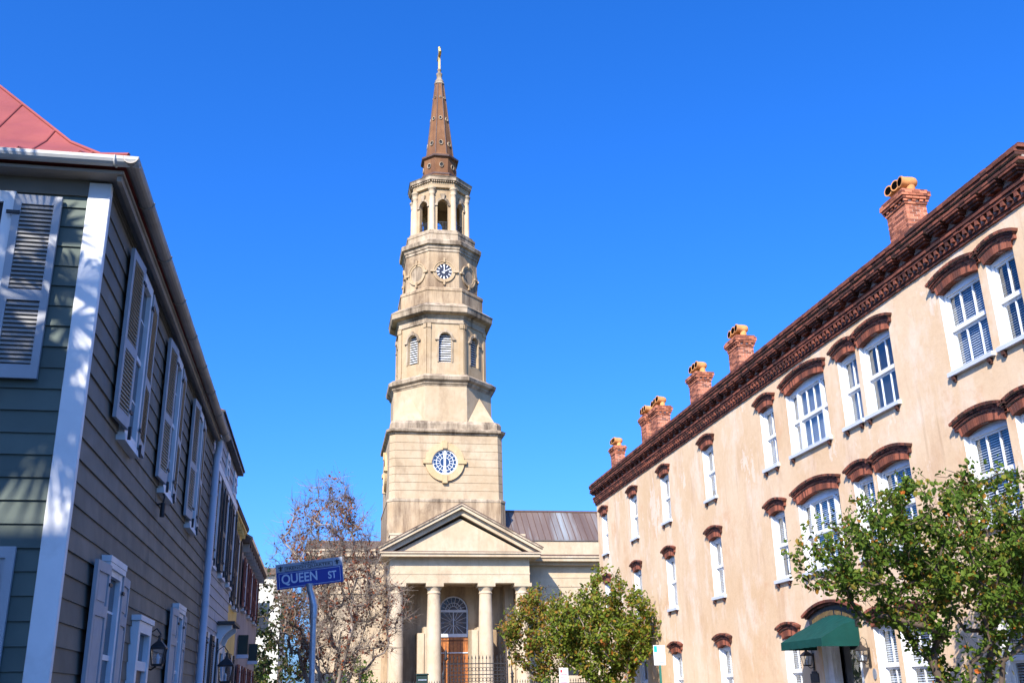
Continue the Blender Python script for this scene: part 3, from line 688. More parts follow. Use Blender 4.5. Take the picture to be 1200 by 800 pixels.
for k in range(8):
    m.M = facemat(k, 46.3); A = 2.72; h = A*math.tan(math.pi/8); n_ = 11
    for i in range(n_): x = -h+2*h*(i+.5)/n_; m.box(x-.06, x+.06, -A-.17, -A, 46.2, 46.36)
m.build('dentils', M['trim'], bf)
stk([(2.74,46.34),(2.96,46.37),(2.98,46.62),(3.06,46.72),(2.6,46.95),(1.9,47.35),(1.65,47.5)]).build('cornice', M['trim'], bf)
# spire
sp = stk([(1.72,47.42),(1.76,47.48),(1.76,47.6),(1.56,47.85),(1.58,49.4),(1.72,49.5),(1.76,49.62),(1.72,49.72),(1.45,49.85),(1.30,50.1),(.42,58.3)]).build('spire', M['copper'], church)
stk([(1.765,47.56),(1.80,47.6),(1.80,47.75),(1.7,47.8)]).build('band', M['coppertrim'], sp)
stk([(1.70,49.45),(1.80,49.52),(1.82,49.68),(1.6,49.8)]).build('band', M['coppertrim'], sp)
m = MB()
for k in range(8):
    a = R(-90+22.5+45*k); c1, c2 = 1.30*OS/math.cos(math.pi/8), .42*OS/math.cos(math.pi/8)
    m.tube([(CX(50.1)+c1*math.cos(a), CY+c1*math.sin(a), 50.05), (CX(58.3)+c2*math.cos(a), CY+c2*math.sin(a), 58.3)], .055, 6)
m.build('ridge', M['coppertrim'], sp)
def porthole(k, z, r, A, slope):
    m = MB(); mt = facemat(k, z) @ Matrix.Translation((0, -A, z)) @ Matrix.Rotation(-math.atan(slope), 4, 'X')
    m.M = mt
    for q in range(20):
        a, b = 2*math.pi*q/20, 2*math.pi*(q+1)/20; e = 1.25
        pts = [(rr_*math.cos(t), e*rr_*math.sin(t)) for t, rr_ in ((a,r*.72),(b,r*.72),(b,r),(a,r))]
        m.hexa([(p[0],.02,p[1]) for p in pts]+[(p[0],-.09,p[1]) for p in pts])
    o = m.build('porthole', M['trim'], sp)
    m = MB(); m.M = mt; m.add([(r*.76*math.cos(t*math.pi/10), -.012, 1.25*r*.76*math.sin(t*math.pi/10)) for t in range(20)], [tuple(range(20))]); m.build('pane', M['dark'], o)
sl = (1.30-.42)/8.2
for k in range(8):
    porthole(k, 48.65, .22, 1.575, 0)
    for z, r in ((51.25,.22),(54.1,.17),(56.6,.11)): porthole(k, z, r, 1.30-sl*(z-50.1), sl)
m = MB(); c = (CX(59), CY)
m.lathe([(.44,58.25),(.5,58.3),(.5,58.42),(.36,58.48),(.42,58.62),(.42,58.72),(.3,58.8),(.24,59.2),(.30,59.45),(.30,59.55),(.16,59.62),(.14,59.85),(.2,59.95),(.2,60.05),(.1,60.12)], 16, c)
m.build('finial', M['trim'], sp)
m = MB(); x, y = CX(61), CY
m.box(x-.11, x+.11, y-.11, y+.11, 60.1, 62.55); m.box(x-.13, x+.13, y-.72, y+.72, 61.55, 61.8)
for p in ((x, y, 62.6), (x, y-.78, 61.67), (x, y+.78, 61.67)): m.lathe([(.0,p[2]-.16),(.15,p[2]-.05),(.15,p[2]+.06),(0,p[2]+.15)], 8, (p[0], p[1]))
m.build('cross', M['gold'], sp)
# portico
PX = 10.08; PY = 76.9
m = MB()
for dx in (-4.75,-1.95,1.95,4.75):
    c = (PX+dx, PY)
    m = MB(); m.lathe([(.60,1.35),(.60,1.6),(.66,1.65),(.66,1.8),(.58,1.9),(.56,2.0),(.56,4.5),(.545,6),(.51,7.8),(.475,9.0),(.475,9.05),(.52,9.08),(.52,9.14),(.475,9.17),(.475,9.3),(.6,9.5),(.62,9.56)], 28, c)
    m.box(c[0]-.66, c[0]+.66, c[1]-.66, c[1]+.66, 9.56, 9.82); m.box(c[0]-.72, c[0]+.72, c[1]-.72, c[1]+.72, 1.1, 1.35)
    m.build('column', M['portico'], church)
m = MB()
E0, E1 = PX-5.3, PX+5.28; EF = PY-.52
m.box(E0, E1, EF, PY+.6, 9.82, 10.45); m.box(E0-.03, E1+.03, EF-.03, PY+.6, 10.45, 10.58); m.box(E0, E1, EF, PY+.6, 10.58, 11.55)
for xs in (E0, E1-1.1): m.box(xs, xs+1.1, PY+.6, 80.2, 9.82, 11.55)
m.box(E0-.12, E1+.12, EF-.12, 79.4, 11.55, 11.68)
m.build('entablature', M['portico'], church)
m = MB(); m.box(E0-.72, E1+.72, EF-.72, 79.2, 11.68, 11.9); m.box(E0-.82, E1+.82, EF-.82, 79.2, 11.9, 12.0)
m.build('cornice', M['portico'], church)
m = MB(); m.box(E0-.8, E1+.8, EF-.8, 79.2, 12.0, 12.06); m.build('flashing', M['coppertrim'], church)
AP = 15.3; hwid = (E1-E0)/2+.82
m = MB(); m.prism([(-hwid+1.1,12.06),(hwid-1.1,12.06),(0,12.06+(AP-12.06)*(hwid-1.1)/hwid-.1)], lambda u, v, t: (PX+u, EF+.02+.5*t, v)); m.build('tympanum', M['portico'], church)
ang = math.atan2(AP-12.06, hwid)
def rake(lo, hi, y0, y1, ext=0.):
    mm = MB()
    for s_ in (-1, 1):
        L = hwid/math.cos(ang)+ext
        dx, dz = math.cos(ang), math.sin(ang); nx, nz = -dz, dx
        b0 = (-hwid-ext*dx, 12.06-ext*dz)
        apx = 0
        pts = []
        for off in (lo, hi):
            st = (b0[0]+nx*off, b0[1]+nz*off)
            t = (apx-st[0])/dx; pts.append((st, (0, st[1]+t*dz)))
        poly = [pts[0][0], pts[0][1], pts[1][1], pts[1][0]]
        mm.prism([(s_*u, v) for u, v in poly], lambda u, v, t: (PX+u, y0+(y1-y0)*t, v))
    return mm
rake(-.02, .20, EF-.70, 79.0).build('raking_cornice', M['portico'], church)
rake(-.38, -.02, EF-.35, 77.6).build('raking_cornice', M['portico'], church)
rake(.20, .33, EF-.80, 79.0).build('raking_cornice', M['trim'], church)
rake(.33, .38, EF-.82, 79.1).build('flashing', M['coppertrim'], church)
m = MB(); m.box(E0+.05, E1-.05, 77.8, 79.2, 12.0, 13.55); m.box(E0-.02, E1+.02, 77.75, 79.2, 13.55, 13.72); m.build('attic_block', M['portico'], church)
# porch wall, door, flank piers
m = MB(); dw, ds, dt = 1.13, 8.1, 9.23; DXc = 10.02; WY = 80.1
m.box(E0+.2, DXc-dw, WY, WY+.5, 0, 11.0); m.box(DXc+dw, E1-.2, WY, WY+.5, 0, 11.0)
n_ = 14
for i in range(n_):
    a, b = math.pi*i/n_, math.pi*(i+1)/n_
    q = [(dw*math.cos(a), ds+dw*math.sin(a)), (dw*math.cos(a), 11.0), (dw*math.cos(b), 11.0), (dw*math.cos(b), ds+dw*math.sin(b))]
    m.hexa([(DXc+u, WY, v) for u, v in q]+[(DXc+u, WY+.5, v) for u, v in q])
for dx in (-4.75, 4.75): m.box(PX+dx-.55-.3, PX+dx+.35, WY-.2, WY, 1.1, 9.82)
m.box(E0+.1, E1-.1, PY+.6, WY, 9.9, 10.0); m.box(E0+.2, E1-.2, 82.5, 89, 0, 10.2)
for xs in (E0+.15, E1-.75): m.box(xs, xs+.6, PY+.75, WY, 1.1, 9.9)
m.build('porch_wall', M['towerdirt_shade'], church)  # darker stucco puts the porch's deep shade into the wall colour
m = MB(); m.box(DXc-dw, DXc+dw, WY+.28, WY+.34, 1.2, 6.2); do = m.build('door', M['wood'], church)
m = MB()
for i in range(1, 8): x = DXc-dw+2*dw*i/8; m.box(x-.015, x+.015, WY+.265, WY+.28, 1.2, 6.2)
for z in (2.3, 4.2, 5.9): m.box(DXc-dw, DXc+dw, WY+.262, WY+.28, z-.06, z+.06)
m.build('door_boards', paint('dark wood seams', (.13,.045,.015), .6), do)
m = MB(); m.box(DXc-dw, DXc+dw, WY+.2, WY+.28, 4.95, 5.03); m.build('door_rail', M['sillgrey'], do)
m = MB(); m.add([(DXc-dw, WY+.3, 6.2), (DXc+dw, WY+.3, 6.2)]+[(DXc+dw*math.cos(math.pi*i/16), WY+.3, ds+dw*math.sin(math.pi*i/16)) for i in range(17)], [tuple(range(19))])
fw = m.build('arched_window', paint('dark blue glass', (.02,.04,.07), .08, .2, 2, .6), church)
m = MB(); m.M = Matrix.Translation((DXc, 0, 0))
m.box(-dw, dw, WY+.18, WY+.3, 6.15, 6.4); m.box(-dw, dw, WY+.2, WY+.3, ds-.09, ds+.09); m.box(-.03, .03, WY+.25, WY+.3, 6.4, ds)
for i in range(16):
    a, b = math.pi*i/16, math.pi*(i+1)/16
    for r0, r1 in ((dw-.1,dw),(.6,.64),(.34,.38)):
        pts = [(r*math.cos(t), ds+r*math.sin(t)) for t, r in ((a,r0),(b,r0),(b,r1),(a,r1))]; m.hexa([(p[0],WY+.3,p[1]) for p in pts]+[(p[0],WY+.22,p[1]) for p in pts])
for s_ in (-1,1):
    a, b = sorted((s_*dw, s_*(dw-.1))); m.box(a, b, WY+.22, WY+.3, 6.4, ds)
for q in range(1, 9):
    a = math.pi*q/9; m.tube([(.36*math.cos(a), WY+.27, ds+.36*math.sin(a)), (1.05*math.cos(a), WY+.27, ds+1.05*math.sin(a))], .02, 4)
for q in range(16):
    a = 2*math.pi*q/16; ca, sa = math.cos(a), math.sin(a); L = min(1.05/max(.01, abs(ca)), .78/max(.01, abs(sa)))
    m.tube([(.2*ca, WY+.27, 7.22+.2*sa), (L*ca, WY+.27, 7.22+L*sa)], .018, 4)
m.build('tracery', M['sillgrey'], fw)
for q in ((7.05,7.55,6.35),(7.5,8.2,6.8)),((11.15,11.62,6.55),(11.6,12.4,6.75)):
    m = MB()
    for a, b, c in q: m.box(a, b, 78.2+.1*(c > 6.7), 80.05, 1.2, c)
    m.build('stair_pier', M['portico'], church)
m = MB(); m.box(E0-.6, E1+.6, 75.9, 80.1, .0, 1.1); m.box(E0+2, E1-2, 75.3, 75.9, 0, .75); m.box(E0+1.6, E1-1.6, 74.8, 75.3, 0, .4); m.build('steps', M['concrete'], church)
# nave to the right, side block to the left
NY = 79.2
m = MB(); m.box(13.9, 46, NY, 95, 0, 11.6); m.box(13.9, 46, NY-.05, NY, 9.82, 10.5); m.box(13.9, 46, NY-.08, NY, 10.5, 10.6); m.box(13.95, 46, NY+.05, 94.7, 12.0, 13.42); m.build('nave_wall', M['portico'], church)
m = MB(); m.box(13.9, 46.5, NY-.45, 95.6, 11.45, 11.7); m.box(13.9, 46.6, NY-.95, 95.8, 11.7, 11.95); m.box(13.9, 46.6, NY-1.05, 95.8, 11.95, 12.08); m.build('cornice', M['portico'], church)
m = MB(); m.box(13.9, 46.6, NY-1.03, 95.8, 12.08, 12.2); m.build('flashing', M['coppertrim'], church)
RY = 82.1; RZ = 16.25
m = MB(); m.prism([(NY-.05,13.42),(NY-.05,13.52),(RY,RZ),(94.8,13.52),(94.8,13.42)], lambda u, v, t: (13.9+32.3*t, u, v))
nr = m.build('roof', M['roofcopper'], church)
m = MB(); x = 14.3
while x < 46:
    m.hexa([(x-.02,NY-.05,13.5),(x+.02,NY-.05,13.5),(x+.02,RY,RZ-.02),(x-.02,RY,RZ-.02),(x-.02,NY-.05,13.58),(x+.02,NY-.05,13.58),(x+.02,RY,RZ+.05),(x-.02,RY,RZ+.05)]); x += .5
m.build('seam', M['coppertrim'], nr, fix=True)
m = MB(); m.box(13.9, 46.2, RY-.12, RY+.12, RZ-.06, RZ+.08); m.build('ridge_cap', M['coppertrim'], nr)
for x in (18.5, 23, 27.5, 32, 36.5, 41): m = MB(); m.box(x, x+1.6, NY-.04, NY, 3.2, 8.2); m.build('nave_window', M['dark'], church)
m = MB(); m.box(-.9, 4.9, 83.2, 90, 0, 12.6); m.box(-1.0, 4.9, 83.1, 90, 9.7, 9.85); m.build('side_block', M['portico'], church)
m = MB(); m.box(-1.5, 4.9, 82.6, 90.5, 12.6, 13.0); m.box(-1.6, 4.9, 82.5, 90.6, 13.0, 13.15); m.build('cornice', M['portico'], church)
m = MB(); m.prism([(82.55,13.15),(82.55,13.22),(86.5,14.4),(90.5,13.2),(90.5,13.15)], lambda u, v, t: (-1.55+6.4*t, u, v)); m.build('roof', M['brownroof'], church)
# ------------------------------------------------------------------ LEFT HOUSES
LX = -2.1
def clapboards(m, fx, a0, a1, z0, z1, ex=.19, proud=.024):
    """fx(u, d, z): u along the wall, d outwards"""
    z = z0; rr = random.Random(int(a1*100+z1*10))
    while z < z1-.01:
        t = min(z+ex, z1); u = a0
        while u < a1-.01:
            v = min(a1, u+rr.uniform(2.4, 4.4)); 
            if a1-v < .8: v = a1
            j0, j1 = rr.uniform(-.004, .004), rr.uniform(-.004, .004); q0, q1 = rr.uniform(-.005, .003), rr.uniform(-.005, .003); e = .003 if v < a1 else 0
            P = [(u,.0,z+q0),(v-e,.0,z+q1),(v-e,proud+j1,z+q1),(u,proud+j0,z+q0),(u,.0,t+.012),(v-e,.0,t+.012),(v-e,.006,t+.012),(u,.006,t+.012)]
            m.hexa([fx(*p) for p in P]); u = v
        z += ex
def leaf(parent, fx, u0, u1, z0, z1, kind, mat, lmat, name='shutter', thick=.035, d0=.03, d1=None):
    """one shutter leaf lying at distance d0 (hinge end u0) .. d1 (free end u1)"""
    if d1 is None: d1 = d0
    Wd = abs(u1-u0)
    def P(s, d, z): t = s/Wd; return fx(u0+(u1-u0)*t, d0+(d1-d0)*t+d, z)
    m = MB()
    def bx(s0, s1, a, b, q0, q1): m.hexa([P(s0,a,q0),P(s1,a,q0),P(s1,b,q0),P(s0,b,q0),P(s0,a,q1),P(s1,a,q1),P(s1,b,q1),P(s0,b,q1)])
    st = min(.07, Wd*.16)
    bx(0, st, 0, thick, z0, z1); bx(Wd-st, Wd, 0, thick, z0, z1)
    zm = z0+(z1-z0)*(.44 if kind == 'louvre' else .30); mids = [zm] if kind == 'louvre' else [zm, z0+(z1-z0)*.74]
    rails = [(z0, z0+.12)]+[(q-.05, q+.05) for q in mids]+[(z1-.09, z1)]
    for a, b in rails: bx(st, Wd-st, 0, thick, a, b)
    o = m.build(name, mat, parent)
    m = MB()
    for k in range(len(rails)-1):
        a, b = rails[k][1], rails[k+1][0]
        if kind == 'louvre':
            z = a+.01
            while z < b-.03:
                m.hexa([P(st,.010,z+.034),P(Wd-st,.010,z+.034),P(Wd-st,thick-.006,z),P(st,thick-.006,z),P(st,.016,z+.040),P(Wd-st,.016,z+.040),P(Wd-st,thick+.002,z+.004),P(st,thick+.002,z+.004)]); z += .040
            bx(st, Wd-st, .001, .003, a, b)
        else:
            bx(st, Wd-st, .008, .018, a, b); bx(st+.035, Wd-st-.035, .018, .028, a+.035, b-.035)
    m.build('louvre_slats' if kind == 'louvre' else 'raised_panel', lmat, o)
    for z in (z0+.18, z1-.18): m = MB(); bx(0-.05, .06, thick-.005, thick+.012, z-.015, z+.015); m.build('hinge', M['iron'], o)
    m = MB(); bx(.01, .03, thick, thick+.03, z0-.1, z0+.03); m.build('holdback', M['iron'], o)
    return o
def house_window(parent, fx, u0, u1, z0, z1, casing=.09, proud=.06, sill=True, cap=False, glassm=None, bars=(1, 3)):
    m = MB()
    def bx(a, b, d0, d1, q0, q1): m.hexa([fx(a,d0,q0),fx(b,d0,q0),fx(b,d1,q0),fx(a,d1,q0),fx(a,d0,q1),fx(b,d0,q1),fx(b,d1,q1),fx(a,d1,q1)])
    c = casing
    bx(u0, u0+c, 0, proud, z0, z1); bx(u1-c, u1, 0, proud, z0, z1); bx(u0+c, u1-c, 0, proud, z1-c*1.2, z1); bx(u0+c, u1-c, 0, proud, z0, z0+.05)
    if cap: bx(u0-.03, u1+.03, 0, proud+.03, z1+.003, z1+.06); bx(u0-.02, u1+.02, 0, proud+.025, z1-.05, z1+.001)
    zm = (z0+z1)/2; a, b = u0+c, u1-c
    bx(a, b, .0, .045, zm-.025, zm+.025)
    for i in range(bars[0]): x = a+(b-a)*(i+1)/(bars[0]+1); bx(x-.011, x+.011, 0, .034, z0+.05, z1-c*1.2)
    for i in range(bars[1]): z = z0+(z1-z0)*(i+1)/(bars[1]+1); bx(a, b, 0, .032, z-.011, z+.011)
    o = m.build('window', M['white'], parent)
    m = MB(); m.hexa([fx(a,0,z0+.05),fx(b,0,z0+.05),fx(b,.027,z0+.05),fx(a,.027,z0+.05),fx(a,0,z1-c),fx(b,0,z1-c),fx(b,.027,z1-c),fx(a,.027,z1-c)]); m.build('pane', glassm or M['houseglass'], o)
    if sill:
        m = MB(); mm = m; m.hexa([fx(u0-.06,0,z0-.09),fx(u1+.06,0,z0-.09),fx(u1+.06,.10,z0-.09),fx(u0-.06,.10,z0-.09),fx(u0-.06,0,z0-.002),fx(u1+.06,0,z0-.002),fx(u1+.06,.09,z0-.015),fx(u0-.06,.09,z0-.015)]); m.build('sill', M['white'], o)
    return o
M['houseglass'] = paint('dark window glass', (.03,.035,.045), .06, .1, 2, .7, bump=.02)
def fs(u, d, z): return (LX+d, u, z)             # street side wall, facing +X
FY = 8.74
def ff(u, d, z): return (u, FY-d, z)             # front wall, facing the camera
h1 = thing('clapboard_house', 'grey clapboard corner house with red metal roof and louvred shutters at left front', 'house', (-6, 13.5, 0), 'houses in the left row')
HX0 = -10.2; HE = 18.55; EZ = 6.12
m = MB(); m.box(HX0, LX-.001, FY+.001, HE, 0, EZ+.1); m.build('core_wall', M['dark'], h1)
m = MB(); clapboards(m, fs, FY+.03, HE, .35, EZ-.02); m.build('siding', M['sidingtaupe'], h1, 'taupe side of the house')
m = MB(); clapboards(m, ff, HX0, LX-.15, .35, EZ-.14); m.build('siding', M['siding'], h1)
m = MB(); m.box(HX0-.02, LX+.03, FY-.03, HE, 0, .35); m.build('base_board', M['white'], h1)
m = MB(); m.box(LX-.16, LX+.034, FY-.036, FY+.045, .35, EZ); m.build('corner_board', M['white'], h1, bevel=.006)
m = MB(); m.box(HX0, LX-.162, FY-.03, FY, EZ-.14, EZ+.02); m.box(LX, LX+.03, FY+.05, HE, EZ-.02, EZ+.02); m.build('frieze_board', M['sidingtaupe'], h1)
m = MB(); m.box(HX0-.2, LX+.16, FY-.2, HE, EZ+.02, EZ+.05); m.box(LX+.10, LX+.14, FY-.16, HE, EZ-.035, EZ+.02)
m.build('soffit', M['gutterbrown'], h1)
def gut(a, b, n=8, r=.07):
    m = MB(); a, b = Vector(a), Vector(b); d = (b-a).normalized(); s_ = d.cross(Vector((0,0,1)))
    rings = []
    for p in (a, b):
        outer = [p+s_*(r*math.cos(t))-Vector((0,0,1))*(r*math.sin(t)) for t in [math.pi*k/n for k in range(n+1)]]
        inner = [p+s_*((r-.008)*math.cos(t))-Vector((0,0,1))*((r-.008)*math.sin(t)) for t in [math.pi*k/n for k in range(n, -1, -1)]]
        rings.append([tuple(q) for q in outer+inner])
    m.loft(rings, True); 
    q = a+d*.9
    while (q-a).length < (b-a).length-.2:
        m.tube([q+s_*((r+.004)*math.cos(t))-Vector((0,0,1))*((r+.004)*math.sin(t)) for t in [math.pi*k/8 for k in range(9)]], .010, 4); q += d*1.25
    return m
GX = LX+.235; GY = FY-.27; GZ = EZ+.13
gut((HX0-.2, GY, GZ), (GX+.07, GY, GZ)).build('gutter', M['gutter'], h1)
gut((GX, GY-.07, GZ-.001), (GX, HE-.0, GZ-.06)).build('gutter', M['gutterbrown'], h1)
# flared red hip roof
E = [(HX0-.22, FY-.22), (LX+.19, FY-.22), (LX+.19, HE+.05), (HX0-.22, HE+.05)]
def inset(d): return [(E[0][0]+d, E[0][1]+d), (E[1][0]-d, E[1][1]+d), (E[2][0]-d, E[2][1]-d), (E[3][0]+d, E[3][1]-d)]
m = MB(); lv = [(0, EZ+.20), (.32, EZ+.36), (.70, EZ+.68), (4.1, EZ+4.5)]
m.loft([[(x, y, EZ+.15) for x, y in inset(0)]]+[[(x, y, z) for x, y in inset(d)] for d, z in lv], True)
rf = m.build('roof', M['redroof'], h1)
m = MB()
def seam(p, q): m.tube([p, q], .018, 4)
for k, (d0, z0) in enumerate(lv[:-1]):
    d1, z1 = lv[k+1]
    for c in range(4):
        a, b = inset(d0)[c], inset(d1)[c]; seam((a[0], a[1], z0+.01), (b[0], b[1], z1+.01))
x = E[1][0]-.42
while x > E[0][0]+.2:
    dm = min(E[1][0]-x, x-E[0][0], 4.1)
    for k, (d0, z0) in enumerate(lv[:-1]):
        d1, z1 = lv[k+1]
        if d0 >= dm: break
        t = min(1, (dm-d0)/(d1-d0)); seam((x, E[0][1]+d0, z0), (x, E[0][1]+d0+(d1-d0)*t, z0+(z1-z0)*t))
    x -= .52
y = E[1][1]+.5
while y < E[2][1]-.2:
    dm = min(y-E[1][1], E[2][1]-y, 4.1)
    for k, (d0, z0) in enumerate(lv[:-1]):
        d1, z1 = lv[k+1]
        if d0 >= dm: break
        t = min(1, (dm-d0)/(d1-d0)); seam((E[1][0]-d0, y, z0), (E[1][0]-d0-(d1-d0)*t, y, z0+(z1-z0)*t))
    y += .52
m.build('standing_seam', M['redroof'], rf)
# street side openings
for k in range(3):
    y = 10.28+2.70*k
    house_window(h1, fs, y, y+.72, 4.18, 6.0, proud=.075)
    leaf(h1, fs, y-.005, y-.52, 4.2, 5.96, 'louvre', M['shutter'], M['louvre'], d0=.08, d1=.05)
    leaf(h1, fs, y+.725, y+1.24, 4.2, 5.96, 'louvre', M['shutter'], M['louvre'], d0=.055, d1=.03)
for y in (10.22, 15.2):
    house_window(h1, fs, y, y+.78, 1.2, 2.9, proud=.075, cap=True)
    leaf(h1, fs, y-.005, y-.52, 1.2, 2.86, 'panel', M['shutter'], M['shutter'], d0=.08, d1=.06)
    leaf(h1, fs, y+.785, y+1.3, 1.2, 2.86, 'panel', M['shutter'], M['shutter'], d0=.055, d1=.03)
m = MB(); y0, y1 = 12.1, 13.02
def bx(m, a, b, d0, d1, q0, q1): m.box(LX+d0, LX+d1, a, b, q0, q1)
bx(m, y0, y0+.12, 0, .1, .35, 2.5); bx(m, y1-.12, y1, 0, .1, .35, 2.5); bx(m, y0+.12, y1-.12, 0, .1, 2.38, 2.5); bx(m, y0-.03, y1+.03, 0, .12, 2.503, 2.56); bx(m, y0+.12, y1-.12, 0, .085, 1.98, 2.08)
dc = m.build('door_case', M['white'], h1)
m = MB(); bx(m, y0+.12, y1-.12, 0, .035, 2.08, 2.38); m.build('transom', M['houseglass'], dc)
m = MB(); bx(m, y0+.12, y1-.12, 0, .04, .35, 1.98)
for q in (.5, 1.25): bx(m, y0+.2, y1-.2, .04, .05, q, q+.6)
m.build('door', paint('brown door paint', (.16,.10,.075), .5), dc)
m = MB(); m.tube([(LX+.13, HE-.12, EZ+.02), (LX+.13, HE-.12, EZ-.15), (LX+.10, HE-.12, EZ-.35), (LX+.10, HE-.12, .3)], .062, 12)
for z in (1.4, 3.2, 5.1): m.tube([(LX+.1, HE-.12, z), (LX+.1, HE-.12, z+.05)], .07, 12)
m.build('downpipe', M['pipe'], h1)
# front wall openings
house_window(h1, ff, -3.72, -2.86, 4.22, 5.97, proud=.06, bars=(1, 2))
leaf(h1, ff, -2.855, -2.46, 4.22, 5.93, 'louvre', M['shutter'], M['louvregrey'], d0=.055, d1=.045)
leaf(h1, ff, -3.725, -4.12, 4.22, 5.93, 'louvre', M['shutter'], M['louvregrey'], d0=.055, d1=.045)
house_window(h1, ff, -3.72, -2.86, 1.2, 2.84, proud=.06, bars=(1, 2))
leaf(h1, ff, -2.855, -2.43, 1.2, 2.82, 'panel', M['shutter'], M['shutter'], d0=.055, d1=.045)
leaf(h1, ff, -3.725, -4.15, 1.2, 2.82, 'panel', M['shutter'], M['shutter'], d0=.055, d1=.045)
# small iron fixtures on the siding
m = MB(); m.tube([(LX+.02, 13.0, 3.95), (LX+.09, 13.0, 3.97), (LX+.10, 13.0, 4.05), (LX+.07, 13.0, 4.12)], .014, 6); m.tube([(LX+.09, 13.0, 3.97), (LX+.09, 13.0, 3.80)], .03, 6)
m.build('wire_bracket', M['iron'], h1)
wall_lantern((LX+.02, 13.2, 2.13), 1, 'tapered black gas lantern on the taupe clapboards between door and shutter', .68)
# second house
h2 = thing('clapboard_house', 'pale grey clapboard house with dark slatted shutters behind the blue-grey downpipe', 'house', (-6, 21.5, 0), 'houses in the left row')
B0, B1, BZ = 18.62, 23.9, 6.62
m = MB(); m.box(-10, LX-.001, B0, B1, 0, BZ+.02); m.build('core_wall', M['sidinglight'], h2)
m = MB(); clapboards(m, fs, B0, B1, .3, BZ); m.build('siding', M['sidinglight'], h2)
m = MB(); m.box(LX-.05, LX+.14, B0-.02, B1+.05, BZ, BZ+.08); m.box(LX-.02, LX+.17, B0-.03, B1+.08, BZ+.083, BZ+.12); m.build('eave', M['shutterdark'], h2)
m = MB(); m.box(LX, LX+.06, B0, B1, 5.78, 5.92); m.build('belt_board', M['white'], h2)
m = MB(); m.prism([(LX+.17,BZ+.12),(LX-2.2,BZ+.9),(-6.2,BZ+2.7),(-10.1,BZ+.12)], lambda u, v, t: (u, B0+.0+(B1-B0+.1)*t, v)); m.build('roof', M['redroof'], h2)
for y in (19.2, 21.0, 22.8): house_window(h2, fs, y, y+.55, 6.0, 6.5, sill=False, proud=.05, bars=(1, 0))
for y in (19.15, 21.05, 22.75):
    house_window(h2, fs, y, y+.7, 4.05, 5.72, proud=.07)
    leaf(h2, fs, y-.005, y-.42, 4.07, 5.68, 'louvre', M['shutterdark'], M['louvre'] if y < 20 else M['shutterdark'], d0=.075, d1=.06)
    leaf(h2, fs, y+.705, y+1.1, 4.07, 5.68, 'louvre', M['shutterdark'], M['shutterdark'], d0=.075, d1=.05)
for y in (19.2, 20.45):
    house_window(h2, fs, y, y+.7, 1.1, 2.85, proud=.07)
    leaf(h2, fs, y-.005, y-.27, 1.1, 2.82, 'louvre', M['shutterdark'], M['shutterdark'], d0=.075, d1=.06)
    leaf(h2, fs, y+.705, y+.97, 1.1, 2.82, 'louvre', M['shutterdark'], M['shutterdark'], d0=.075, d1=.05)
m = MB()
m.box(LX, LX+.08, 21.75, 21.9, .3, 2.75); m.box(LX, LX+.08, 22.8, 22.95, .3, 2.75); m.box(LX, LX+.06, 21.9, 22.8, 2.6, 2.75)
dc = m.build('door_case', M['white'], h2)
for y in (21.75, 22.83):
    m = MB(); prof = [(0,2.72),(.0,3.12),(.30,3.12),(.30,3.04),(.22,2.98),(.14,2.9),(.09,2.78),(.05,2.70)]
    m.prism(prof, lambda u, v, t: (LX+u, y+.12*t, v)); m.build('hood_bracket', M['white'], dc)
m = MB(); m.box(LX, LX+.36, 21.6, 23.1, 3.125, 3.18); m.build('door_hood', M['shutterdark'], dc)
m = MB(); m.box(LX, LX+.03, 21.9, 22.8, .3, 2.6); m.build('door', M['shutterdark'], dc)
wall_lantern((LX+.02, 21.5, 2.12), 1, 'black lantern with peaked cap beside the hooded doorway of the pale grey house', 1.1)
# third (yellow) house
L3 = -2.24
def f3(u, d, z): return (L3+d, u, z)
h3 = thing('stucco_house', 'narrow yellow ochre stucco house with brown shutters and bracketed eave', 'house', (-6, 26, 0), 'houses in the left row')
m = MB(); m.box(-10, L3, 23.96, 28.25, 0, 6.0); m.build('wall', M['yellow'], h3)
m = MB(); m.prism([(L3+.16,5.98),(L3+.18,6.08),(-6,8.2),(-10.3,6.05),(-10.3,5.98)], lambda u, v, t: (u, 23.97+4.3*t, v)); m.build('roof', M['brownroof'], h3)
m = MB(); m.box(L3, L3+.14, 23.98, 28.24, 5.9, 5.97); m.build('eave', M['yellow'], h3)
for k in range(8): m = MB(); m.box(L3, L3+.12, 24.2+k*.5, 24.3+k*.5, 5.74, 5.9); m.build('eave_bracket', M['yellow'], h3)
for y in (24.6, 26.4):
    for z0, z1 in ((3.9, 5.6), (1.0, 2.75)):
        house_window(h3, f3, y, y+.8, z0, z1, proud=.05)
        leaf(h3, f3, y-.005, y-.42, z0, z1, 'louvre', M['shutterbrown'], M['shutterbrown'], d0=.06, d1=.05); leaf(h3, f3, y+.805, y+1.2, z0, z1, 'louvre', M['shutterbrown'], M['shutterbrown'], d0=.06, d1=.05)
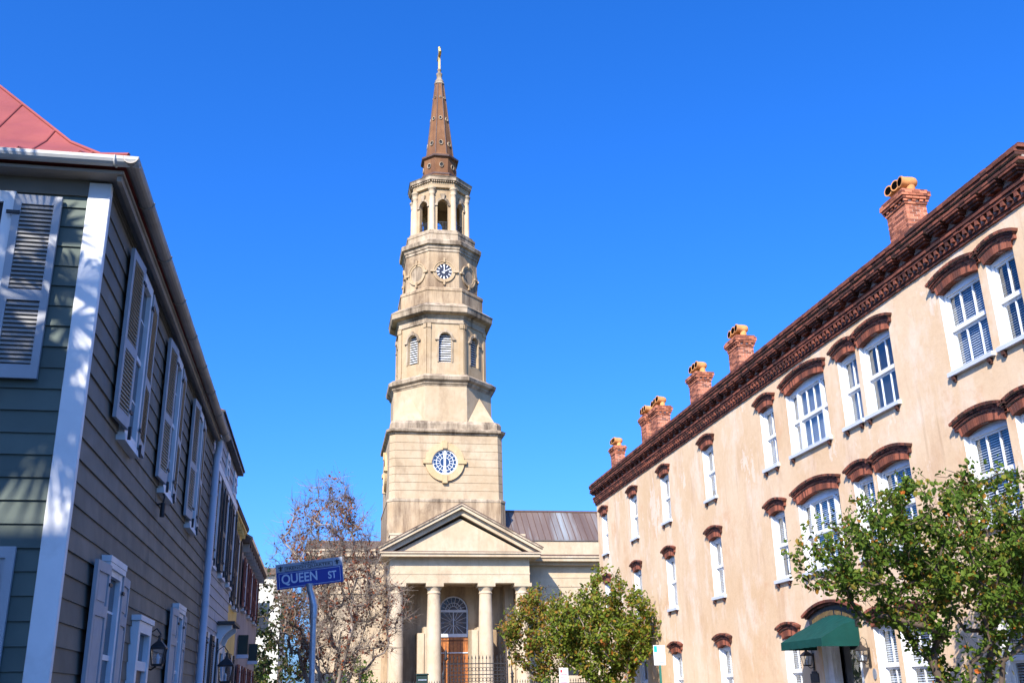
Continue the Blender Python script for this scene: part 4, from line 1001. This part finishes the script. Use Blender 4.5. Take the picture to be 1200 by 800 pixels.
# fourth house
h4 = thing('stucco_house', 'pinkish grey stucco house with dark red shutters, far end of the left row', 'house', (-6, 32.5, 0), 'houses in the left row')
m = MB(); m.box(-10, L3, 28.3, 37.0, 0, 5.8); m.build('wall', M['greystucco'], h4)
m = MB(); m.prism([(L3+.20,5.72),(L3+.24,5.84),(-6,8.0),(-10.3,5.8),(-10.3,5.7)], lambda u, v, t: (u, 28.27+8.9*t, v)); r4 = m.build('roof', M['brownroof'], h4)
m = MB()
for k in range(34): y = 28.35+k*.26; m.tube([(L3+.25, y, 5.82), (-6, y, 8.02)], .07, 6)
m.build('roof_tile', paint('mossy clay tile', (.24,.18,.13), .85, .3, 6), r4)
for k in range(11): m = MB(); m.box(L3, L3+.19, 28.5+k*.78, 28.6+k*.78, 5.5, 5.72); m.build('rafter_end', M['gutterbrown'], r4)
m = MB(); m.box(-3.1, -2.65, 30.3, 30.75, 5.6, 6.75); m.lathe([(.2,6.7),(.2,6.85),(.3,6.88),(.3,7.0),(.1,7.1)], 12, (-2.87, 30.52)); m.build('chimney', M['terracotta'], h4)
for y in (29.4, 31.9, 34.4):
    for z0, z1 in ((4.1, 5.4), (1.0, 2.6)):
        house_window(h4, f3, y, y+.9, z0, z1, proud=.05)
        leaf(h4, f3, y-.005, y-.5, z0, z1, 'louvre', M['shutterred'], M['shutterred'], d0=.06, d1=.05); leaf(h4, f3, y+.905, y+1.4, z0, z1, 'louvre', M['shutterred'], M['shutterred'], d0=.06, d1=.05)
for y in (29.2, 33.6):
    rt = thing('sign_box', 'dark green box with pale base on the pinkish grey wall, '+('nearer of the two' if y < 31 else 'farther of the two'), 'sign', (L3, y, 3), 'green boxes on the grey wall')
    m = MB(); m.box(L3+.02, L3+.28, y-.1, y+.1, 2.86, 3.36); m.build('panel', M['greenbox'], rt); m = MB(); m.box(L3, L3+.3, y-.12, y+.12, 2.76, 2.855); m.build('bracket', M['sillgrey'], rt)
# pale building beyond
pb = thing('building', 'pale cream plaster building glimpsed through branches beyond the left row of houses', 'building', (-6, 70, 0))
m = MB(); m.box(-14, -2.6, 66, 76, 0, 9.2); m.build('wall', M['palestone'], pb)
m = MB(); m.box(-14.3, -2.3, 65.7, 76.3, 9.2, 9.6); m.build('roof', M['brownroof'], pb)
for x in (-4.4, -7, -9.6):
    for z in (2, 5.6): m = MB(); m.box(x, x+1.1, 65.96, 66.0, z, z+1.9); m.build('window', M['houseglass'], pb)
# ------------------------------------------------------------------ TREES
def gen_tree(seed, base, npts, envelope, trunks=3, jit=.12, rmin=.006, rpow=.46, rscale=1., up=.25):
    """returns nodes (n,3), parent index, radius, tips. envelope(rng)->point"""
    rg = np.random.default_rng(seed); base = np.array(base, float)
    P = [base]; par = [-1]
    pts = np.array([envelope(rg) for _ in range(npts)])
    for k in range(trunks):
        a = 2*math.pi*(k+rg.random()*.5)/max(1, trunks); d = np.array([math.cos(a), math.sin(a), 0])
        last = 0; h = (pts[:,2].max()-base[2])
        spread = .10*h if trunks > 1 else .02*h
        for s in range(1, 6):
            q = base+d*spread*(s/5)**1.1*1.6+np.array([0,0,h*.085*s])+rg.normal(0, jit*.3, 3)
            P.append(q); par.append(last); last = len(P)-1
    order = np.argsort(np.linalg.norm(pts-base, axis=1)+rg.normal(0, .25, npts))
    tips = []
    for i in order:
        t = pts[i]; A = np.array(P); d = A-t
        cost = np.sqrt((d**2).sum(1))
        drop = A[:,2]-t[2]; cost = cost+np.where(drop > 0, drop*1.2, 0)+.06*np.linalg.norm(A-base, axis=1)
        cost[0] += 3
        j = int(np.argmin(cost)); a = P[j]; L = np.linalg.norm(t-a); n = max(1, int(L/.28)); last = j
        pd = np.array([0,0,1.]) if par[j] < 0 else (P[j]-P[par[j]])
        pd = pd/(np.linalg.norm(pd)+1e-6)
        for s in range(1, n+1):
            u = s/n; lin = a+(t-a)*u; bow = (pd*L*.22+np.array([0,0,up*L*.3]))*math.sin(math.pi*u)*(1-u*.4)
            q = lin+bow*.8+(rg.normal(0, jit*.25, 3) if s < n else 0)
            P.append(q); par.append(last); last = len(P)-1
        tips.append(last)
    P = np.array(P); n = len(P); cnt = np.zeros(n)
    for t in tips: cnt[t] += 1
    for i in range(n-1, 0, -1): cnt[par[i]] += cnt[i]
    rad = rscale*rmin*np.maximum(cnt, 1)**rpow
    return P, par, rad, tips
def tree_mesh(P, par, rad, nmin=4):
    m = MB(); kids = {}
    for i, p in enumerate(par): kids.setdefault(p, []).append(i)
    # chains
    stack_ = [(0, c) for c in kids.get(0, [])]
    while stack_:
        a, c = stack_.pop(); chain = [a, c]
        while True:
            ks = kids.get(chain[-1], [])
            if not ks: break
            ks = sorted(ks, key=lambda q: -rad[q]); 
            for q in ks[1:]: stack_.append((chain[-1], q))
            chain.append(ks[0])
        rr_ = [float(min(rad[q], rad[chain[1]])) for q in chain]; rr_[-1] *= .6
        n = 9 if rr_[0] > .05 else (6 if rr_[0] > .018 else nmin)
        m.tube([tuple(P[q]) for q in chain], rr_, n)
    return m
def leaves(seed, P, par, tips, per, size, spread, back=3, droop=.2, keep=1.):
    rg = np.random.default_rng(seed); V = []; Fc = []
    for t in tips:
        if rg.random() > keep: continue
        ch = [t]; 
        for _ in range(back):
            if par[ch[-1]] < 0: break
            ch.append(par[ch[-1]])
        k = rg.poisson(per*rg.gamma(2.2, 1/2.2)); off = rg.normal(0, spread*.8, 3)
        for _ in range(k):
            s = rg.random()*(len(ch)-1); i = int(s); f = s-i
            c = P[ch[i]]*(1-f)+P[ch[min(i+1, len(ch)-1)]]*f+off*(1-s/max(1, len(ch)-1))+rg.normal(0, spread*.75, 3)
            L = size*rg.uniform(.5, 1.4); W = L*rg.uniform(.26, .36)
            d = rg.normal(0, 1, 3); d[2] -= droop; d /= np.linalg.norm(d)
            u = rg.normal(0, 1, 3); u[2] += .8; n_ = np.cross(d, u); n_ /= (np.linalg.norm(n_)+1e-6); b = np.cross(n_, d)
            o = len(V); up_ = b*W*.35
            V += [c, c+d*L*.32+n_*W+up_, c+d*L*.72+n_*W*.8+up_, c+d*L, c+d*L*.72-n_*W*.8+up_, c+d*L*.32-n_*W+up_]
            Fc += [(o, o+1, o+2, o+3), (o, o+3, o+4, o+5)]
    m = MB(); m.v = [tuple(v) for v in V]; m.f = Fc; m.sm = [False]*len(Fc); return m
def env_profile(cx, cy, prof, flat=1., lump=.25, fill=.55):
    """crown envelope: prof list of (z, radius_x_left, radius_x_right, radius_y)"""
    zs_ = [p[0] for p in prof]
    def f(rg):
        while True:
            z = rg.uniform(zs_[0], zs_[-1]); rl, rr_, ry = (np.interp(z, zs_, [p[k] for p in prof]) for k in (1, 2, 3))
            if rg.random() > (max(rl, rr_)*ry)/(max(max(p[1], p[2])*p[3] for p in prof)): continue
            a = rg.uniform(0, 2*math.pi); r = math.sqrt(rg.random()) ; r = r**fill
            r *= 1-lump*(.5+.5*math.sin(3*a+z*2.3))*(.5+.5*math.sin(5*a-z*1.7+1))
            x = math.cos(a)*r; y = math.sin(a)*r
            return np.array([cx+x*(rr_ if x > 0 else rl), cy+y*ry, z])
    return f
def tree(name, label, base, seed, env, npts, per, size, spread, lm, bm, trunks=3, group=None, keep=1., rscale=1., back=3, jit=.12, up=.25, sub=None):
    rt = thing(name, label, 'shrub' if name == 'shrub' else 'tree', base, 'myrtle trees along the peach inn' if name == 'crape_myrtle' else None)
    P, par, rad, tips = gen_tree(seed, base, npts, env, trunks, jit, rscale=rscale, up=up)
    tm = tree_mesh(P, par, rad)
    if sub: sub(tm, P, par, tips)
    tm.build('trunk', bm, rt, fix=False)
    leaves(seed+1, P, par, tips, per, size, spread, back, keep=keep).build('crown', lm, rt, fix=False)
    return rt
tree('crape_myrtle', 'green myrtle tree with red-flecked leaves in front of the peach inn at right', (12.0, 18.0, .13), 11,
     env_profile(12.0, 18.0, [(1.9,.5,.5,.5),(2.6,1.5,1.4,1.4),(3.4,2.9,2.3,2.2),(4.2,3.6,2.4,2.6),(5.0,2.6,2.3,2.4),(5.75,.9,1.6,1.2)], fill=.8, lump=.36), 700, 28, .10, .09, M['leaf'], M['barkdark'], 5, rscale=.9)
tree('crape_myrtle', 'olive green myrtle tree against the far end of the peach inn', (12.5, 44.0, .13), 23,
     env_profile(12.3, 44.0, [(2.0,.8,.8,.8),(3.0,2.4,1.7,1.9),(4.4,3.6,2.6,2.3),(5.4,2.9,2.1,1.9),(6.3,1.3,1.3,1.2),(7.1,.3,.7,.5)], fill=.75, lump=.46), 640, 27, .15, .13, M['leafmid'], M['bark'], 4, rscale=1.1)
tree('crape_myrtle', 'smaller rust-tinged myrtle tree before the right columns of the portico', (11.6, 53.5, .13), 31,
     env_profile(11.4, 53.5, [(2.6,.8,.8,.8),(3.8,2.3,2.2,1.6),(5.2,2.7,3.0,1.8),(6.3,1.8,2.8,1.5),(7.3,.6,.8,.6)], fill=.72, lump=.3), 460, 20, .16, .15, M['leafrust'], M['bark'], 4, rscale=1.1)
def twigs(seed, per, ln):
    rg = np.random.default_rng(seed)
    def f(m, P, par, tips):
        for t in tips:
            d0 = P[t]-P[par[t]]; d0 /= np.linalg.norm(d0)+1e-6
            for _ in range(per):
                d = d0+rg.normal(0, .55, 3); d[2] += .15; d /= np.linalg.norm(d); c = P[t] if rg.random() < .5 else P[par[t]]; L = ln*rg.uniform(.5, 1.3)
                mid = c+d*L*.5+rg.normal(0, .03, 3); e = c+d*L+rg.normal(0, .06, 3)
                m.tube([tuple(c), tuple(mid), tuple(e)], [.007, .005, .0025], 3)
    return f
tree('bare_tree', 'nearly leafless tree with pale twigs and a few rusty leaves behind the street sign', (.3, 40., .13), 47,
     env_profile(.3, 40., [(2.3,.6,.9,.8),(3.4,1.7,2.9,1.6),(5.2,2.3,3.1,2.1),(6.8,2.5,2.4,2.2),(8.4,2.1,1.3,1.7),(9.9,1.3,.4,.9)], fill=.85, lump=.4), 950, 6.4, .11, .13, M['leafdry'], M['barkbare'], 5, keep=.8, rscale=1.1, sub=twigs(5, 8, .6))
tree('tree', 'dark shadowy evergreen tree at the end of the left row of houses', (-2.6, 50., .0), 53,
     env_profile(-2.5, 50., [(1.8,1.2,1.4,1.2),(3.4,2.0,2.3,2.0),(5.2,1.8,2.2,1.9),(6.8,1.2,1.5,1.2),(7.7,.4,.5,.4)]), 260, 12, .2, .2, M['leafdark'], M['barkdark'], 2, rscale=1.5)
tree('tree', 'bright green tree low behind the iron fence left of the portico', (2.6, 71., 0), 59,
     env_profile(2.4, 71., [(.8,1.6,1.2,1.2),(2.2,2.2,1.5,1.4),(3.6,1.5,1.0,1.2),(4.4,.4,.4,.4)]), 160, 14, .2, .2, M['leafbright'], M['barkdark'], 3)
tree('tree', 'yellow-green tree in front of the pale building', (-4.0, 60., 0), 61,
     env_profile(-4.0, 60., [(.6,1.6,1.6,1.2),(2.2,2.2,2.0,1.4),(3.8,1.3,1.4,1.2),(4.8,.4,.4,.4)]), 160, 13, .2, .2, M['leafbright'], M['barkdark'], 2)
tree('shrub', 'yellow-green shrub behind the fence at the foot of the right column', (14.3, 66., 0), 67,
     env_profile(14.3, 66., [(.5,1.0,1.0,1.0),(1.6,1.4,1.4,1.2),(3.0,.9,.9,.8),(3.9,.3,.3,.3)]), 110, 12, .2, .18, M['leafbright'], M['barkdark'], 3)
# ------------------------------------------------------------------ SIGNS, FENCE
def text_mesh(s, size, sx=1.):
    cu = bpy.data.curves.new('letters', 'FONT'); cu.body = s; cu.size = size; cu.extrude = .0015; cu.align_x = 'LEFT'; cu.offset = .018
    o = bpy.data.objects.new('letters', cu); COL.objects.link(o)
    bpy.context.view_layer.update()
    me = bpy.data.meshes.new_from_object(o.evaluated_get(bpy.context.evaluated_depsgraph_get()))
    vs = [tuple(v.co) for v in me.vertices]; fcs = [tuple(p.vertices) for p in me.polygons]
    bpy.data.objects.remove(o); bpy.data.curves.remove(cu); bpy.data.meshes.remove(me)
    x0 = min(v[0] for v in vs); x1 = max(v[0] for v in vs); y0 = min(v[1] for v in vs); y1 = max(v[1] for v in vs)
    return vs, fcs, (x0, x1, y0, y1)
def put_text(m, s, x0, x1, z0, z1, y):
    vs, fcs, (a, b, c, d) = text_mesh(s, 1.)
    m.add([(x0+(v[0]-a)/(b-a)*(x1-x0), y-v[2], z0+(v[1]-c)/(d-c)*(z1-z0)) for v in vs], fcs)
SGN = (-.2, 14.0)
qs = thing('street_sign', 'blue and silver street name sign tilted on a bent grey pole', 'street sign', (SGN[0], 14, .13))
Mt = Matrix.Translation((-.195, 14.0, 3.235)) @ Matrix.Rotation(R(-9), 4, 'Z') @ Matrix.Rotation(R(-6.4), 4, 'Y')
m = MB(); m.M = Mt; m.box(-.435, .435, -.012, .012, -.165, .055); bl = m.build('blade', M['signblue'], qs)
m = MB(); m.M = Mt
m.box(-.445, .445, -.014, .014, .055, .165); m.box(.435, .445, -.014, .014, -.165, .055); m.box(-.445, -.435, -.014, .014, -.165, .055)
hd = m.build('header_plate', M['signgrey'], qs)
m = MB(); m.M = Mt
for a, b, c, d in ((-.41,.41,.036,.041),(-.41,.41,-.150,-.145),(.405,.41,-.145,.036),(-.41,-.405,-.145,.036)): m.box(a, b, -.0155, -.012, c, d)
put_text(m, 'QUEEN', -.375, .10, -.125, .025, -.0125); put_text(m, 'ST', .245, .355, -.105, -.005, -.0125)
m.build('lettering', M['signtext'], bl)
m = MB(); m.M = Mt
put_text(m, 'FRENCH QUARTER', -.30, .29, .072, .112, -.0145)
for a, b, c, d in ((-.325,.315,.118,.124),(-.325,.315,.060,.065),(-.325,-.319,.065,.118),(.309,.315,.065,.118)): m.box(a, b, -.0165, -.014, c, d)
for cx in (-.38, .375):                        # fleur-de-lis
    m.prism([(cx-.007,.07),(cx+.007,.07),(cx+.014,.115),(cx,.145),(cx-.014,.115)], lambda u, v, t: (u, -.014-.003*t, v)); m.box(cx-.024, cx+.024, -.017, -.014, .086, .094)
    for s_ in (-1, 1): m.prism([(cx+s_*.006,.092),(cx+s_*.012,.125),(cx+s_*.028,.128),(cx+s_*.034,.112),(cx+s_*.026,.108),(cx+s_*.022,.116),(cx+s_*.016,.112)], lambda u, v, t: (u, -.014-.003*t, v))
for k in range(9): x = -.10+k*.022; h = .012+.010*math.sin(k*1.9)**2; m.box(x, x+.014, -.0165, -.014, .134, .134+h)
m.build('lettering', M['signblack'], hd)
m = MB(); m.tube([(-.075, 14.0, .13), (-.12, 14.0, 2.70)], .04, 14); 
po = m.build('pole', M['steel'], qs)
m = MB(); m.tube([(-.12, 14.0, 2.66), (-.12, 14.0, 2.80), (-.15, 14.0, 2.92), (-.185, 14.0, 3.02), (-.19, 14.0, 3.10)], [.05,.05,.045,.042,.05], 12); m.build('bracket', M['steel'], qs)
rp = thing('parking_sign', 'white parking sign with teal corner mark on a green post by the myrtle tree', 'sign', (13.2, 40, .13), 'parking signs')
m = MB(); m.box(12.98, 13.46, 39.985, 40.0, 2.72, 3.48); pl = m.build('panel', M['signwhite'], rp, bevel=.004)
m = MB(); m.box(13.0, 13.13, 39.978, 39.986, 3.22, 3.45); m.build('teal_mark', M['teal'], pl)
m = MB()
for k, (a, b, h) in enumerate(((13.16,13.40,.02),(13.10,13.42,.015),(13.06,13.38,.015),(13.04,13.42,.012),(13.08,13.40,.012),(13.12,13.42,.04))): m.box(a, b, 39.979, 39.986, 3.3-.1*k, 3.3-.1*k+h)
m.build('small_print', M['signgrey'], pl)
m = MB(); m.box(13.18, 13.26, 40.0, 40.05, .13, 3.4); m.build('post', M['greenpost'], rp)
rp = thing('parking_sign', 'small white sign with red print beneath the rust-tinged myrtle', 'sign', (8.9, 38, 0), 'parking signs')
m = MB(); m.box(8.66, 9.0, 37.985, 38.0, 2.0, 2.62); pl = m.build('panel', M['signwhite'], rp, bevel=.004)
m = MB(); m.box(8.70, 8.78, 37.978, 37.986, 2.46, 2.56)
for k in range(4): m.box(8.71, 8.95, 37.979, 37.986, 2.38-.09*k, 2.40-.09*k)
m.build('small_print', M['redink'], pl)
m = MB(); m.box(8.80, 8.86, 38.0, 38.05, 0, 2.55); m.build('post', M['steel'], rp)
FYY = 60.
def picket_run(x0, x1, h, label):
    rt = thing('iron_fence', label, 'fence', ((x0+x1)/2, FYY, 0), 'iron fence either side of the gate'); m = MB(); x = x0
    while x < x1:
        m.box(x-.014, x+.014, FYY-.014, FYY+.014, .1, h-.16); m.loft([[(x-.03,FYY-.02,h-.16),(x+.03,FYY-.02,h-.16),(x+.03,FYY+.02,h-.16),(x-.03,FYY+.02,h-.16)], [(x-.003,FYY-.003,h),(x+.003,FYY-.003,h),(x+.003,FYY+.003,h),(x-.003,FYY+.003,h)]]); x += .15
    m.build('pickets', M['iron'], rt)
    m = MB()
    for z in (.25, h-.75, h-.3): m.box(x0, x1, FYY-.02, FYY+.02, z, z+.05)
    m.build('rail', M['iron'], rt)
    for q in (x0, x1):
        m = MB(); m.box(q-.06, q+.06, FYY-.06, FYY+.06, 0, h+.05); m.lathe([(.05,h+.05),(.11,h+.12),(.06,h+.22),(.11,h+.3),(.05,h+.4),(.01,h+.55)], 10, (q, FYY)); m.build('post', M['iron'], rt)
picket_run(2.2, 6.9, 2.65, 'black iron spear-topped fence left of the church gate')
picket_run(10.9, 17.5, 2.65, 'black iron spear-topped fence right of the church gate')
gt = thing('iron_gate', 'tall ornate wrought iron gate before the church door', 'gate', (8.9, FYY, 0))
m = MB()
for x in (7.05, 10.75):
    for dx in (-.12, .12): m.box(x+dx-.03, x+dx+.03, FYY-.03, FYY+.03, 0, 3.7)
    for z in (1., 2.2, 3.3): m.box(x-.12, x+.12, FYY-.02, FYY+.02, z, z+.04)
    m.lathe([(.02,3.7),(.14,3.8),(.05,3.95),(.10,4.1),(.03,4.3),(.005,4.6)], 10, (x, FYY))
m.build('gate_post', M['iron'], gt)
m = MB(); x = 7.3
while x < 10.6:
    m.box(x-.014, x+.014, FYY-.014, FYY+.014, .1, 3.75); m.lathe([(.012,3.75),(.04,3.82),(.003,4.0)], 6, (x, FYY)); x += .21
for z in (.2, 1.3, 2.35, 2.9, 3.5): m.box(7.15, 10.65, FYY-.02, FYY+.02, z, z+.05)
x = 7.4
while x < 10.5:
    for z in (2.65, 3.22): oval_ring(m, .085, .115, FYY-.015, FYY+.015, 10, z, x)
    x += .21
m.build('gate_leaf', M['iron'], gt)
nb = thing('notice_box', 'dark green ribbed metal box on a post left of the church gate', 'box', (5.55, 58, 0))
m = MB(); m.box(5.2, 5.82, 57.9, 58.2, 2.05, 2.88); m.box(5.16, 5.86, 57.86, 58.24, 2.88, 2.98); b_ = m.build('cabinet', M['greenbox'], nb, bevel=.03)
m = MB()
for z in (2.3, 2.62): m.box(5.28, 5.74, 57.885, 57.9, z, z+.06)
m.build('slot', M['steel'], b_)
m = MB(); m.tube([(5.5, 58.05, 0), (5.5, 58.05, 2.05)], .05, 8); m.build('post', M['iron'], nb)
# ------------------------------------------------------------------ behind the camera: what throws the dappled shade
rt = thing('palm_tree', 'palmetto with fan fronds at the corner across from the clapboard house', 'tree', (-7.2, 4.4, 0))
m = MB(); m.tube([(-7.2,4.4,0),(-6.6,4.5,4),(-4.65,4.8,7.8)], [.19,.16,.15], 10); m.build('trunk', M['barkdark'], rt)
m = MB(); rg = random.Random(9); c = Vector((-4.65, 4.8, 8.1))
for k in range(52):
    a = 2*math.pi*k/52*5+rg.uniform(-.15,.15); el = rg.uniform(-.45, .5); d = Vector((math.cos(a)*math.cos(el), math.sin(a)*math.cos(el), math.sin(el)))
    e = c+d*rg.uniform(.5,1.15); m.tube([c, e], .014, 4); sd_ = d.cross(Vector((0,0,1))).normalized(); up_ = sd_.cross(d)
    for j in range(17):
        t = (j-8)/8*1.35; v = (d*math.cos(t)+sd_*math.sin(t)).normalized(); L = .85*(1-.25*abs(t)); wv = v.cross(up_).normalized()*.028
        tip = e+v*L-Vector((0,0,1))*.18; md = e+v*L*.5
        m.add([e, md+wv, tip, md-wv], [(0,1,2,3)])
m.build('crown', M['palm'], rt, fix=False)
ob = thing('brick_building', 'three-storey brick corner building across the side street, behind the viewpoint', 'building', (-11, -8, 0))
m = MB(); m.box(-22, -6.0, -14, -3.6, 0, 13.1); m.build('wall', M['darkbrick'], ob)
m = MB(); m.box(-22.2, -5.8, -14.2, -3.4, 13.1, 13.25); m.build('cornice', M['mortar'], ob)
for x in (-18, -15, -12, -9):
    for z in (1.2, 5.2, 9.2): m = MB(); m.box(x, x+1.2, -3.6, -3.55, z, z+2); m.build('window', M['houseglass'], ob)
# tidy the helper property
for o in bpy.data.objects:
    if '_b' in o: del o['_b']
